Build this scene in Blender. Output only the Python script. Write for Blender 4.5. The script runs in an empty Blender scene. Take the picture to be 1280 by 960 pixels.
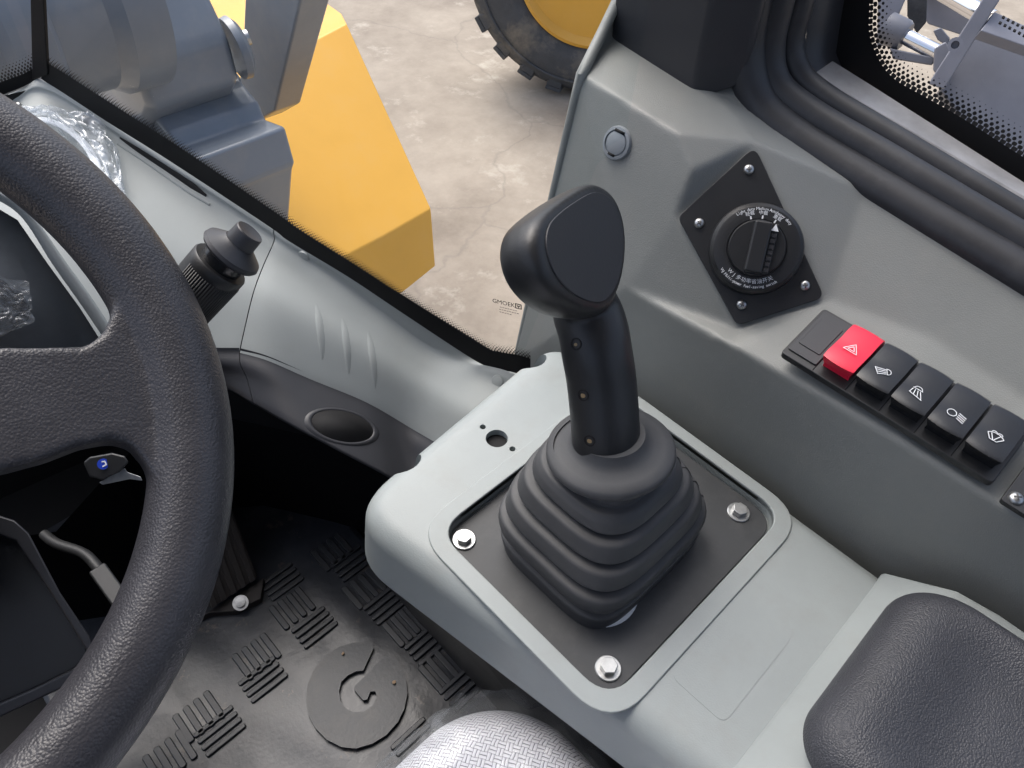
import bpy, bmesh, math, random
from mathutils import Vector, Matrix, noise
random.seed(7)
scene = bpy.context.scene
col = scene.collection

# ------------------------------------------------------------------ camera
# world axes: X = cab right, Y = cab forward, Z = up; z=0 is the top of the gear console
F_PX, CX, CY = 933.0, 640.0, 480.0
_vy = Vector((-1406, -1120, 933)).normalized()
_vx = Vector((1360, -930, 933)); _vx = (_vx - _vx.dot(_vy)*_vy).normalized()
_vz = _vx.cross(_vy)
CAM = Vector((0, 0, .45))
def ray(px, py):
    c = Vector(((px-CX)/F_PX, (py-CY)/F_PX, 1.0))
    return Vector((_vx.dot(c), _vy.dot(c), _vz.dot(c)))
def at(px, py, x=None, y=None, z=None, n=None, p=None, d=None):
    r = ray(px, py)
    if d is not None: return CAM + r*d
    if n is not None: return CAM + r*(Vector(n).dot(Vector(p)-CAM)/Vector(n).dot(r))
    for i, v in enumerate((x, y, z)):
        if v is not None: return CAM + r*((v-CAM[i])/r[i])
cam_d = bpy.data.cameras.new('camera'); cam = bpy.data.objects.new('camera', cam_d); col.objects.link(cam)
cam_d.sensor_width = 36; cam_d.lens = F_PX/1280*36; cam_d.clip_start = .01; cam_d.clip_end = 500
_b = Matrix(((_vx.x, -_vx.y, -_vx.z), (_vy.x, -_vy.y, -_vy.z), (_vz.x, -_vz.y, -_vz.z)))
cam.matrix_world = Matrix.Translation(CAM) @ _b.to_4x4()
scene.camera = cam

# ------------------------------------------------------------------ sky, sun, exposure
SUN_EL, SUN_AZ = math.radians(58), math.radians(10)       # azimuth measured from +Y (forward) towards +X (right)
world = bpy.data.worlds.new('World'); scene.world = world; world.use_nodes = True
wn = world.node_tree; wn.nodes.clear()
sky = wn.nodes.new('ShaderNodeTexSky'); sky.sky_type = 'NISHITA'; sky.sun_disc = False
sky.sun_elevation = SUN_EL; sky.sun_rotation = SUN_AZ; sky.air_density = .75; sky.dust_density = 6; sky.ozone_density = .6
bg = wn.nodes.new('ShaderNodeBackground'); bg.inputs[1].default_value = .15
wo = wn.nodes.new('ShaderNodeOutputWorld'); hs = wn.nodes.new('ShaderNodeHueSaturation'); hs.inputs['Saturation'].default_value = .78
wn.links.new(sky.outputs[0], hs.inputs['Color']); wn.links.new(hs.outputs[0], bg.inputs[0]); wn.links.new(bg.outputs[0], wo.inputs[0])
sun_d = bpy.data.lights.new('sun', 'SUN'); sun_d.energy = .6; sun_d.angle = math.radians(60); sun_d.color = (1, .96, .9)
sun = bpy.data.objects.new('sun', sun_d); col.objects.link(sun)
_sd = Vector((math.sin(SUN_AZ)*math.cos(SUN_EL), math.cos(SUN_AZ)*math.cos(SUN_EL), math.sin(SUN_EL)))
sun.rotation_euler = (-_sd).to_track_quat('-Z', 'Y').to_euler()
vs = scene.view_settings; vs.view_transform = 'Standard'; vs.look = 'None'; vs.gamma = 1; vs.use_curve_mapping = False
vs.exposure = 1.02
vs.use_white_balance = True; vs.white_balance_temperature = 6350; vs.white_balance_tint = 10
scene.cycles.max_bounces = 10; scene.cycles.transparent_max_bounces = 24
scene.cycles.diffuse_bounces = 5

# ------------------------------------------------------------------ materials
MATS = {}
def mat(name, color, rough=.5, metal=0, bump=None, var=None, spec=.5, coat=0, dust=None, coat_rough=.1):
    """bump = list of (kind, scale, strength, distance); var = (scale, amount); dust = (scale, amount, colour)"""
    if name in MATS: return MATS[name]
    m = bpy.data.materials.new(name); m.use_nodes = True; MATS[name] = m
    nt = m.node_tree; b = nt.nodes['Principled BSDF']
    b.inputs['Roughness'].default_value = rough; b.inputs['Metallic'].default_value = metal
    b.inputs['Specular IOR Level'].default_value = spec
    b.inputs['Coat Weight'].default_value = coat; b.inputs['Coat Roughness'].default_value = coat_rough
    tc = nt.nodes.new('ShaderNodeTexCoord')
    def nz(scale, detail=4, rough_=.6):
        n = nt.nodes.new('ShaderNodeTexNoise'); n.inputs['Scale'].default_value = scale; n.inputs['Detail'].default_value = detail
        n.inputs['Roughness'].default_value = rough_; nt.links.new(tc.outputs['Object'], n.inputs['Vector']); return n
    c = tuple(color)+(1,)
    b.inputs['Base Color'].default_value = c
    last = None
    if var:
        n = nz(var[0], 6, .65)
        r = nt.nodes.new('ShaderNodeMapRange'); r.inputs['From Min'].default_value = .3; r.inputs['From Max'].default_value = .7
        nt.links.new(n.outputs[0], r.inputs['Value'])
        mx = nt.nodes.new('ShaderNodeMix'); mx.data_type = 'RGBA'
        mx.inputs[6].default_value = tuple(max(0, v*(1-var[1])) for v in color)+(1,); mx.inputs[7].default_value = tuple(v*(1+var[1]) for v in color)+(1,)
        nt.links.new(r.outputs[0], mx.inputs[0]); last = mx.outputs[2]
        rr = nt.nodes.new('ShaderNodeMapRange'); rr.inputs['To Min'].default_value = max(.03, rough-.07); rr.inputs['To Max'].default_value = min(1, rough+.07)
        nt.links.new(n.outputs[0], rr.inputs['Value']); nt.links.new(rr.outputs[0], b.inputs['Roughness'])
    for dust in ([] if not dust else dust if isinstance(dust, list) else [dust]):
        n2 = nz(dust[0], 8, .7)
        r2 = nt.nodes.new('ShaderNodeMapRange'); r2.inputs['From Min'].default_value = dust[3] if len(dust) > 3 else .5; r2.inputs['From Max'].default_value = dust[3]+.03 if len(dust) > 3 else .72
        r2.inputs['To Max'].default_value = dust[1]; nt.links.new(n2.outputs[0], r2.inputs['Value'])
        mx = nt.nodes.new('ShaderNodeMix'); mx.data_type = 'RGBA'
        if last: nt.links.new(last, mx.inputs[6])
        else: mx.inputs[6].default_value = c
        mx.inputs[7].default_value = tuple(dust[2])+(1,); nt.links.new(r2.outputs[0], mx.inputs[0]); last = mx.outputs[2]
    if last: nt.links.new(last, b.inputs['Base Color'])
    prev = None
    for (kind, scale, strength, dist) in (bump or []):
        if kind == 'noise': h = nz(scale, 3).outputs[0]
        elif kind in ('cells', 'leather'):
            v = nt.nodes.new('ShaderNodeTexVoronoi'); v.inputs['Scale'].default_value = scale
            v.feature = 'DISTANCE_TO_EDGE' if kind == 'leather' else 'F1'
            dn = nz(scale*.8, 2); ad = nt.nodes.new('ShaderNodeMixRGB'); ad.blend_type = 'LINEAR_LIGHT'; ad.inputs[0].default_value = .22/scale
            nt.links.new(tc.outputs['Object'], ad.inputs[1]); nt.links.new(dn.outputs['Color'], ad.inputs[2]); nt.links.new(ad.outputs[0], v.inputs['Vector'])
            h = v.outputs['Distance']
            if kind == 'leather':
                mr = nt.nodes.new('ShaderNodeMapRange'); mr.inputs['From Max'].default_value = .28; mr.interpolation_type = 'SMOOTHSTEP'
                nt.links.new(h, mr.inputs['Value']); h = mr.outputs[0]
        bp = nt.nodes.new('ShaderNodeBump'); bp.inputs['Strength'].default_value = abs(strength); bp.invert = strength < 0; bp.inputs['Distance'].default_value = dist
        nt.links.new(h, bp.inputs['Height'])
        if prev: nt.links.new(prev, bp.inputs['Normal'])
        prev = bp.outputs[0]
    if prev: nt.links.new(prev, b.inputs['Normal'])
    return m

GREY = (.36, .385, .385)
M_console = mat('console_grey', (.285, .314, .314), .45, bump=[('noise', 900, .14, .001)], var=(9, .06), dust=[(28, .22, (.23, .22, .19)), (110, .6, (.10, .10, .09), .715), (75, .5, (.45, .45, .43), .725)])
M_dash = mat('dash_grey', (.345, .368, .36), .58, bump=[('noise', 900, .1, .001)], var=(7, .05), dust=[(25, .15, (.28, .27, .24)), (90, .5, (.12, .12, .11), .72)])
M_trim = mat('trim_grey', (.208, .217, .208), .52, bump=[('leather', 700, .16, .0005), ('noise', 150, .08, .001)], var=(6, .07), dust=[(22, .2, (.26, .25, .22)), (85, .5, (.4, .4, .38), .73)])
M_blackpl = mat('black_plastic', (.016, .017, .019), .42, bump=[('noise', 700, .12, .0006)], var=(20, .15))
M_blackgl = mat('black_gloss', (.012, .013, .015), .22, bump=[('noise', 300, .04, .0006)], var=(30, .15))
M_darkpl = mat('dark_plastic', (.028, .029, .034), .45, bump=[('noise', 600, .1, .0006)], var=(12, .1))
M_rubber = mat('boot_rubber', (.050, .052, .056), .58, bump=[('noise', 260, .1, .0008)], var=(14, .18), dust=(40, .22, (.085, .085, .085)))
M_plate = mat('plate_black', (.035, .038, .042), .5, bump=[('noise', 120, .06, .001)], var=(18, .2), dust=(60, .3, (.09, .09, .09)))
M_leather = mat('wheel_leather', (.038, .038, .044), .36, bump=[('cells', 760, -.36, .0007), ('noise', 900, .2, .0004)], var=(20, .2))
M_pad = mat('pad_leather', (.038, .040, .048), .46, bump=[('cells', 950, -.5, .0009), ('noise', 60, .05, .001)], var=(14, .2))
M_seal = mat('seal_rubber', (.022, .023, .027), .5, bump=[('noise', 90, .15, .001)], var=(18, .25), dust=(22, .35, (.09, .09, .095)))
M_matr = mat('mat_rubber_raised', (.031, .035, .042), .42, bump=[('noise', 200, .2, .001)], var=(12, .25), dust=(25, .45, (.07, .065, .06)))
M_slot = mat('slot_dark', (.12, .12, .12), .5)
M_mat = mat('mat_rubber', (.024, .028, .036), .32, bump=[('noise', 60, .2, .002), ('noise', 400, .15, .0006)], var=(9, .45), dust=[(11, .55, (.085, .088, .098)), (30, .6, (.12, .10, .085), .60)])
M_steel = mat('zinc_steel', (.46, .47, .47), .38, 1, bump=[('noise', 400, .15, .0004)], var=(200, .15))
M_sillmetal = mat('sill_paint', (.34, .34, .35), .32, .2, bump=[('noise', 120, .15, .0006)], var=(40, .2), dust=(30, .3, (.3, .28, .26)))
M_chrome = mat('chrome', (.8, .8, .82), .12, 1)
M_yellow = mat('yellow_paint', (.78, .41, .045), .38, bump=[('noise', 6, .1, .01)], var=(2.5, .06), coat=.3, dust=(5, .25, (.62, .38, .12)))
M_bluegrey = mat('bluegrey_paint', (.205, .235, .275), .36, bump=[('noise', 10, .12, .01)], var=(4, .1), coat=.25, dust=(9, .3, (.33, .32, .3)))
M_tyre = mat('tyre_rubber', (.075, .078, .082), .8, bump=[('noise', 25, .3, .01)], var=(4, .25), dust=(3.5, .8, (.26, .225, .175)))
M_white = mat('white_print', (.8, .82, .84), .5)
M_red = mat('red_plastic', (.78, .018, .055), .32, bump=[('noise', 500, .05, .0005)])
M_fascia = mat('cluster_dark', (.085, .092, .10), .45, bump=[('noise', 80, .1, .001)], var=(15, .25))
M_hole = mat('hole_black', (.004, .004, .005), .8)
M_roof = mat('roof_lining', (.30, .30, .30), .9)
M_plug = mat('plug_grey', (.22, .24, .26), .45, bump=[('noise', 400, .1, .0005)])
M_crumb = mat('dried_dirt', (.34, .24, .16), .9, var=(300, .3))
M_footwell_shade = mat('footwell_shade_black', (.006, .006, .007), .95, spec=.1)  # near black, stands in for the shade in the footwell
M_tan = mat('tan_cap', (.28, .2, .1), .6)

def nodes_mat(name):
    m = bpy.data.materials.new(name); m.use_nodes = True; nt = m.node_tree
    return m, nt, nt.nodes['Principled BSDF']
def N(nt, t, **kw):
    n = nt.nodes.new(t)
    for k, v in kw.items():
        if k in ('op',): n.operation = v
        else: n.inputs[k].default_value = v
    return n
def math_n(nt, op, a, b=None, c=None):
    n = nt.nodes.new('ShaderNodeMath'); n.operation = op
    for i, v in enumerate((a, b, c)):
        if v is None: continue
        if isinstance(v, (int, float)): n.inputs[i].default_value = v
        else: nt.links.new(v, n.inputs[i])
    return n.outputs[0]

def glass_mat(name, tint=(.93, .96, .97), boost=1.0):
    m = bpy.data.materials.new(name); m.use_nodes = True; nt = m.node_tree; nt.nodes.clear()
    o = nt.nodes.new('ShaderNodeOutputMaterial'); mx = nt.nodes.new('ShaderNodeMixShader')
    tr = nt.nodes.new('ShaderNodeBsdfTransparent'); tr.inputs[0].default_value = tint+(1,)
    gl = nt.nodes.new('ShaderNodeBsdfGlossy'); gl.inputs['Roughness'].default_value = .02
    fr = nt.nodes.new('ShaderNodeFresnel')
    ge = nt.nodes.new('ShaderNodeNewGeometry'); io = math_n(nt, 'SUBTRACT', 1.5, math_n(nt, 'MULTIPLY', ge.outputs['Backfacing'], 1.5-1/1.5)); nt.links.new(io, fr.inputs[0])
    k = math_n(nt, 'MULTIPLY', fr.outputs[0], boost)
    nt.links.new(k, mx.inputs[0]); nt.links.new(tr.outputs[0], mx.inputs[1]); nt.links.new(gl.outputs[0], mx.inputs[2]); nt.links.new(mx.outputs[0], o.inputs[0])
    return m
M_glass = glass_mat('window_glass', boost=.22)

def frit_mat(name, pitch, rmax, vspan, hexa=True):
    """printed black dots shrinking with v; uv in metres, v=0 at the band"""
    m = bpy.data.materials.new(name); m.use_nodes = True; nt = m.node_tree; b = nt.nodes['Principled BSDF']
    b.inputs['Base Color'].default_value = (.008, .008, .009, 1); b.inputs['Roughness'].default_value = .3
    o = nt.nodes['Material Output']; tr = nt.nodes.new('ShaderNodeBsdfTransparent'); mx = nt.nodes.new('ShaderNodeMixShader')
    uv = nt.nodes.new('ShaderNodeUVMap'); sp = nt.nodes.new('ShaderNodeSeparateXYZ'); nt.links.new(uv.outputs[0], sp.inputs[0])
    u, v = sp.outputs[0], sp.outputs[1]
    row = math_n(nt, 'DIVIDE', v, pitch*.62)
    ri = math_n(nt, 'FLOOR', row)
    off = math_n(nt, 'MULTIPLY', math_n(nt, 'MODULO', ri, 2.0), .5)
    cu = math_n(nt, 'SUBTRACT', math_n(nt, 'FRACT', math_n(nt, 'ADD', math_n(nt, 'DIVIDE', u, pitch), off)), .5)
    cv = math_n(nt, 'MULTIPLY', math_n(nt, 'SUBTRACT', math_n(nt, 'FRACT', row), .5), .62)
    d = math_n(nt, 'SQRT', math_n(nt, 'ADD', math_n(nt, 'MULTIPLY', cu, cu), math_n(nt, 'MULTIPLY', cv, cv)))
    t = math_n(nt, 'DIVIDE', math_n(nt, 'MULTIPLY', math_n(nt, 'ADD', ri, .5), pitch*.62), vspan)
    rad = math_n(nt, 'MULTIPLY', math_n(nt, 'SUBTRACT', 1.08, t), rmax)
    inside = math_n(nt, 'LESS_THAN', d, rad)
    nt.links.new(inside, mx.inputs[0]); nt.links.new(tr.outputs[0], mx.inputs[1]); nt.links.new(b.outputs[0], mx.inputs[2]); nt.links.new(mx.outputs[0], o.inputs[0])
    return m
M_frit = mat('frit_black', (.005, .005, .006), .6, spec=.25)
M_frit_side = frit_mat('frit_dots_side', .0046, .46, .0165)
M_frit_front = frit_mat('frit_dots_front', .0034, .40, .012)

def film_mat(name, fac=.45):
    m = bpy.data.materials.new(name); m.use_nodes = True; nt = m.node_tree; nt.nodes.clear()
    o = nt.nodes.new('ShaderNodeOutputMaterial'); mx = nt.nodes.new('ShaderNodeMixShader'); mx2 = nt.nodes.new('ShaderNodeMixShader')
    tr = nt.nodes.new('ShaderNodeBsdfTransparent'); tr.inputs[0].default_value = (.97, .98, .99, 1)
    gl = nt.nodes.new('ShaderNodeBsdfGlossy'); gl.inputs['Roughness'].default_value = .16; gl.inputs[0].default_value = (.95, .97, 1, 1)
    df = nt.nodes.new('ShaderNodeBsdfTranslucent'); df.inputs[0].default_value = (.75, .78, .8, 1)
    df2 = nt.nodes.new('ShaderNodeBsdfDiffuse'); df2.inputs[0].default_value = (.75, .78, .8, 1)
    mx3 = nt.nodes.new('ShaderNodeMixShader'); mx3.inputs[0].default_value = .5
    nt.links.new(df.outputs[0], mx3.inputs[1]); nt.links.new(df2.outputs[0], mx3.inputs[2])
    lw = nt.nodes.new('ShaderNodeLayerWeight'); lw.inputs[0].default_value = .35
    tc = nt.nodes.new('ShaderNodeTexCoord'); nz = nt.nodes.new('ShaderNodeTexNoise'); nz.inputs['Scale'].default_value = 55; nz.inputs['Detail'].default_value = 5
    nt.links.new(tc.outputs['Object'], nz.inputs['Vector'])
    bp = nt.nodes.new('ShaderNodeBump'); bp.inputs['Strength'].default_value = .5; bp.inputs['Distance'].default_value = .004
    nt.links.new(nz.outputs[0], bp.inputs['Height'])
    for s in (gl, df, df2): nt.links.new(bp.outputs[0], s.inputs['Normal'])
    k = math_n(nt, 'ADD', math_n(nt, 'MULTIPLY', lw.outputs['Facing'], .6), .12)
    nt.links.new(k, mx2.inputs[0]); nt.links.new(mx3.outputs[0], mx2.inputs[1]); nt.links.new(gl.outputs[0], mx2.inputs[2])
    mr = nt.nodes.new('ShaderNodeMapRange'); mr.inputs['From Min'].default_value = .3; mr.inputs['From Max'].default_value = .7
    mr.inputs['To Min'].default_value = fac*.5; mr.inputs['To Max'].default_value = fac*1.5; nt.links.new(nz.outputs[0], mr.inputs['Value'])
    nt.links.new(mr.outputs[0], mx.inputs[0]); nt.links.new(tr.outputs[0], mx.inputs[1]); nt.links.new(mx2.outputs[0], mx.inputs[2]); nt.links.new(mx.outputs[0], o.inputs[0])
    return m
M_film = film_mat('plastic_film', .26)
M_wrap = film_mat('seat_wrap', .12)
M_film2 = film_mat('plastic_film_folded', .42)

def concrete_mat():
    m, nt, b = nodes_mat('concrete'); b.inputs['Roughness'].default_value = .9
    tc = nt.nodes.new('ShaderNodeTexCoord')
    def nz(s, d=8, r=.65):
        n = N(nt, 'ShaderNodeTexNoise', Scale=s, Detail=d, Roughness=r); nt.links.new(tc.outputs['Object'], n.inputs['Vector']); return n.outputs[0]
    cr = nt.nodes.new('ShaderNodeValToRGB'); e = cr.color_ramp.elements
    e[0].position = .3; e[0].color = (.215, .18, .142, 1); e[1].position = .66; e[1].color = (.385, .335, .272, 1)
    nt.links.new(nz(1.3, 9, .7), cr.inputs[0])
    mr = N(nt, 'ShaderNodeMapRange', **{'From Min': .56, 'From Max': .68, 'To Max': .6}); nt.links.new(nz(3.2, 10, .72), mr.inputs['Value'])
    mx = nt.nodes.new('ShaderNodeMix'); mx.data_type = 'RGBA'; mx.inputs[7].default_value = (.52, .475, .40, 1)
    nt.links.new(mr.outputs[0], mx.inputs[0]); nt.links.new(cr.outputs[0], mx.inputs[6])
    # cracks
    dn = N(nt, 'ShaderNodeTexNoise', Scale=2.5, Detail=5); nt.links.new(tc.outputs['Object'], dn.inputs['Vector'])
    ad = nt.nodes.new('ShaderNodeMixRGB'); ad.blend_type = 'LINEAR_LIGHT'; ad.inputs[0].default_value = .22
    nt.links.new(tc.outputs['Object'], ad.inputs[1]); nt.links.new(dn.outputs['Color'], ad.inputs[2])
    v = nt.nodes.new('ShaderNodeTexVoronoi'); v.feature = 'DISTANCE_TO_EDGE'; v.inputs['Scale'].default_value = .33; nt.links.new(ad.outputs[0], v.inputs['Vector'])
    ck = N(nt, 'ShaderNodeMapRange', **{'From Min': .0, 'From Max': .005, 'To Min': .24, 'To Max': 0.}); nt.links.new(v.outputs['Distance'], ck.inputs['Value'])
    mx2 = nt.nodes.new('ShaderNodeMix'); mx2.data_type = 'RGBA'; mx2.inputs[7].default_value = (.12, .11, .1, 1)
    nt.links.new(ck.outputs[0], mx2.inputs[0]); nt.links.new(mx.outputs[2], mx2.inputs[6]); nt.links.new(mx2.outputs[2], b.inputs['Base Color'])
    bp = N(nt, 'ShaderNodeBump', Strength=.35, Distance=.02); nt.links.new(nz(6, 8), bp.inputs['Height']); nt.links.new(bp.outputs[0], b.inputs['Normal'])
    return m
M_concrete = concrete_mat()

def fabric_mat():
    """white and grey basket weave, uv in metres"""
    m, nt, b = nodes_mat('seat_fabric'); b.inputs['Roughness'].default_value = .85
    uv = nt.nodes.new('ShaderNodeUVMap'); sp = nt.nodes.new('ShaderNodeSeparateXYZ'); nt.links.new(uv.outputs[0], sp.inputs[0])
    tcn = nt.nodes.new('ShaderNodeTexCoord'); nz = N(nt, 'ShaderNodeTexNoise', Scale=160., Detail=2.); nt.links.new(tcn.outputs['Object'], nz.inputs['Vector'])
    jit = math_n(nt, 'MULTIPLY', math_n(nt, 'SUBTRACT', nz.outputs[0], .5), .35)
    P = .0058
    u = math_n(nt, 'ADD', math_n(nt, 'DIVIDE', sp.outputs[0], P), jit); v = math_n(nt, 'ADD', math_n(nt, 'DIVIDE', sp.outputs[1], P), jit)
    par = math_n(nt, 'MODULO', math_n(nt, 'ADD', math_n(nt, 'FLOOR', u), math_n(nt, 'FLOOR', v)), 2.0)
    par = math_n(nt, 'ABSOLUTE', par)
    fu = math_n(nt, 'ABSOLUTE', math_n(nt, 'SUBTRACT', math_n(nt, 'FRACT', math_n(nt, 'MULTIPLY', u, 2.0)), .5)); fv = math_n(nt, 'ABSOLUTE', math_n(nt, 'SUBTRACT', math_n(nt, 'FRACT', math_n(nt, 'MULTIPLY', v, 2.0)), .5))
    a = math_n(nt, 'MULTIPLY', fu, math_n(nt, 'SUBTRACT', 1.0, par)); c = math_n(nt, 'MULTIPLY', fv, par)
    e = math_n(nt, 'ADD', a, c)                                # 0 at the thread's ridge, .5 at its edge
    mr = N(nt, 'ShaderNodeMapRange', **{'From Min': .31, 'From Max': .47}); nt.links.new(e, mr.inputs['Value'])
    mx = nt.nodes.new('ShaderNodeMix'); mx.data_type = 'RGBA'; mx.inputs[6].default_value = (.74, .74, .78, 1); mx.inputs[7].default_value = (.10, .10, .13, 1)
    nt.links.new(mr.outputs[0], mx.inputs[0]); nt.links.new(mx.outputs[2], b.inputs['Base Color'])
    bp = N(nt, 'ShaderNodeBump', Strength=.6, Distance=.0012); nt.links.new(math_n(nt, 'SUBTRACT', .5, e), bp.inputs['Height']); nt.links.new(bp.outputs[0], b.inputs['Normal'])
    return m
M_fabric = fabric_mat()

# ------------------------------------------------------------------ mesh helpers
def tag(o, label=None, cat=None, group=None, kind=None):
    if label: o['label'] = label
    if cat: o['category'] = cat
    if group: o['group'] = group
    if kind: o['kind'] = kind
    return o
def thing(name, label, cat, loc=(0, 0, 0), group=None):
    o = bpy.data.objects.new(name, None); o.empty_display_size = .02; col.objects.link(o); o.location = loc
    return tag(o, label, cat, group)
def link(name, me, m, parent=None, smooth=True):
    o = bpy.data.objects.new(name, me); col.objects.link(o)
    if m: me.materials.clear(); me.materials.append(m)
    if smooth: me.polygons.foreach_set('use_smooth', [True]*len(me.polygons))
    if parent:
        o.parent = parent
        g = parent
        off = Vector((0, 0, 0))
        while g: off += g.location; g = g.parent
        o.location = -off
    return o
def mesh(name, verts, faces, m, parent=None, smooth=True, bevel=None, angle=30, sub=0, uvs=None, flat_split=None):
    me = bpy.data.meshes.new(name); me.from_pydata([tuple(v) for v in verts], [], faces); me.update()
    bm = bmesh.new(); bm.from_mesh(me); bmesh.ops.recalc_face_normals(bm, faces=bm.faces) if uvs is None else None; bm.to_mesh(me); bm.free()
    o = link(name, me, m, parent, smooth)
    if uvs is not None:
        ul = me.uv_layers.new(name='UVMap')
        for lp in me.loops: ul.data[lp.index].uv = uvs[lp.vertex_index]
    if bevel:
        md = o.modifiers.new('bevel', 'BEVEL'); md.width = bevel[0]; md.segments = bevel[1]; md.limit_method = 'ANGLE'; md.angle_limit = math.radians(angle); md.harden_normals = True
    if sub:
        md = o.modifiers.new('sub', 'SUBSURF'); md.levels = sub; md.render_levels = sub
    return o
def bake(o):
    """apply modifiers"""
    dg = bpy.context.evaluated_depsgraph_get(); dg.update()
    me = bpy.data.meshes.new_from_object(o.evaluated_get(dg)); old = o.data; o.modifiers.clear(); o.data = me; bpy.data.meshes.remove(old)
    me.polygons.foreach_set('use_smooth', [True]*len(me.polygons)); return o
def cut(o, cutters):
    for c in cutters:
        md = o.modifiers.new('cut', 'BOOLEAN'); md.operation = 'DIFFERENCE'; md.object = c; md.solver = 'EXACT'
    bake(o)
    for c in cutters: bpy.data.objects.remove(c)
    return o
def auto_smooth(o, deg=35):
    me = o.data; bm = bmesh.new(); bm.from_mesh(me)
    for e in bm.edges:
        if len(e.link_faces) == 2: e.smooth = e.calc_face_angle(0) < math.radians(deg)
    bm.to_mesh(me); bm.free(); return o
def remesh(o, vox, it=8, fac=.5):
    md = o.modifiers.new('rm', 'REMESH'); md.mode = 'VOXEL'; md.voxel_size = vox; md.use_smooth_shade = True
    if it: ms = o.modifiers.new('sm', 'SMOOTH'); ms.factor = fac; ms.iterations = it
    return bake(o)
def frame_of(n, up=(0, 0, 1)):
    n = Vector(n).normalized(); x = Vector(up).cross(n)
    if x.length < 1e-5: x = Vector((1, 0, 0))
    x.normalize(); return x, n.cross(x), n
def round_poly(pts, r, seg=6):
    """round the corners of a closed 2D/3D polygon; r scalar or list"""
    out = []; n = len(pts)
    for i in range(n):
        p0, p, p1 = Vector(pts[i-1]), Vector(pts[i]), Vector(pts[(i+1) % n])
        ri = r[i] if isinstance(r, (list, tuple)) else r
        if ri <= 0: out.append(p); continue
        a, b = (p0-p), (p1-p); la, lb = a.length, b.length; a.normalize(); b.normalize()
        ang = a.angle(b); t = min(ri/math.tan(ang/2), la*.48, lb*.48)
        s, e = p+a*t, p+b*t
        for k in range(seg+1):
            q = k/seg; out.append((1-q)**2*s + 2*q*(1-q)*p + q*q*e)
    return out
def prism(name, pts, vec, m, parent=None, bevel=None, smooth=True, angle=30):
    """extrude a closed planar 3D outline by vec"""
    n = len(pts); vec = Vector(vec); v = [Vector(p) for p in pts]+[Vector(p)+vec for p in pts]
    f = [list(range(n))[::-1], list(range(n, 2*n))]+[[i, (i+1) % n, n+(i+1) % n, n+i] for i in range(n)]
    return mesh(name, v, f, m, parent, smooth, bevel, angle)
def box(name, lo, hi, m, parent=None, bevel=(.002, 2)):
    (a, b, c), (d, e, f) = lo, hi
    return prism(name, [(a, b, c), (d, b, c), (d, e, c), (a, e, c)], (0, 0, f-c), m, parent, bevel)
def obox(name, c, ax, half, m, parent=None, bevel=(.002, 2)):
    x, y, z = [Vector(a)*h for a, h in zip(ax, half)]; c = Vector(c)
    return prism(name, [c-x-y-z, c+x-y-z, c+x+y-z, c-x+y-z], z*2, m, parent, bevel)
def lathe(name, prof, o0, axis, m, parent=None, seg=40, angle=40, smooth=True, up=(0, 0, 1)):
    """prof = [(r, h)...] along axis"""
    x, y, n = frame_of(axis, up); o0 = Vector(o0); v = []; f = []
    for (r, h) in prof:
        for k in range(seg):
            a = 2*math.pi*k/seg; v.append(o0+n*h+(x*math.cos(a)+y*math.sin(a))*max(r, 1e-5))
    L = len(prof)
    for i in range(L-1):
        for k in range(seg): f.append([i*seg+k, i*seg+(k+1) % seg, (i+1)*seg+(k+1) % seg, (i+1)*seg+k])
    f.append(list(range(seg))[::-1]); f.append([(L-1)*seg+k for k in range(seg)])
    ob = mesh(name, v, f, m, parent, smooth); return auto_smooth(ob, angle)
def tube(name, path, rad, m, parent=None, seg=14, flat=None, up=(0, 0, 1), closed=False):
    """sweep a circle (or ellipse flat=(a,b) factors) along a path"""
    P = [Vector(p) for p in path]; v = []; f = []; n = len(P); prevx = None
    for i, p in enumerate(P):
        t = (P[(i+1) % n]-P[i-1]) if closed else (P[min(i+1, n-1)]-P[max(i-1, 0)])
        t.normalize()
        if prevx is None: x, y, _ = frame_of(t, up)
        else:
            x = prevx-prevx.dot(t)*t; x.normalize(); y = t.cross(x)
        prevx = x
        r = rad[i] if isinstance(rad, (list, tuple)) else rad
        fa, fb = flat or (1, 1)
        for k in range(seg):
            a = 2*math.pi*k/seg; v.append(p+(x*math.cos(a)*fa+y*math.sin(a)*fb)*r)
    for i in range(n if closed else n-1):
        j = (i+1) % n
        for k in range(seg): f.append([i*seg+k, i*seg+(k+1) % seg, j*seg+(k+1) % seg, j*seg+k])
    if not closed: f.append(list(range(seg))[::-1]); f.append([(n-1)*seg+k for k in range(seg)])
    return auto_smooth(mesh(name, v, f, m, parent), 50)
def spline(pts, n=12, closed=False):
    P = [Vector(p) for p in pts]; out = []; L = len(P)
    g = (lambda i: P[i % L]) if closed else (lambda i: P[max(0, min(L-1, i))])
    for i in range(L if closed else L-1):
        p0, p1, p2, p3 = g(i-1), g(i), g(i+1), g(i+2)
        for k in range(n):
            t = k/n
            out.append(.5*((2*p1)+(p2-p0)*t+(2*p0-5*p1+4*p2-p3)*t*t+(3*p1-p0-3*p2+p3)*t**3))
    if not closed: out.append(P[-1])
    return out
def grid(name, rows, m, parent=None, smooth=True, uvs=None, thick=None):
    R, Cn = len(rows), len(rows[0]); v = [p for r in rows for p in r]
    f = [[i*Cn+j, i*Cn+j+1, (i+1)*Cn+j+1, (i+1)*Cn+j] for i in range(R-1) for j in range(Cn-1)]
    o = mesh(name, v, f, m, parent, smooth, uvs=uvs)
    if thick:
        md = o.modifiers.new('s', 'SOLIDIFY'); md.thickness = thick; md.offset = -1
    return o
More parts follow.
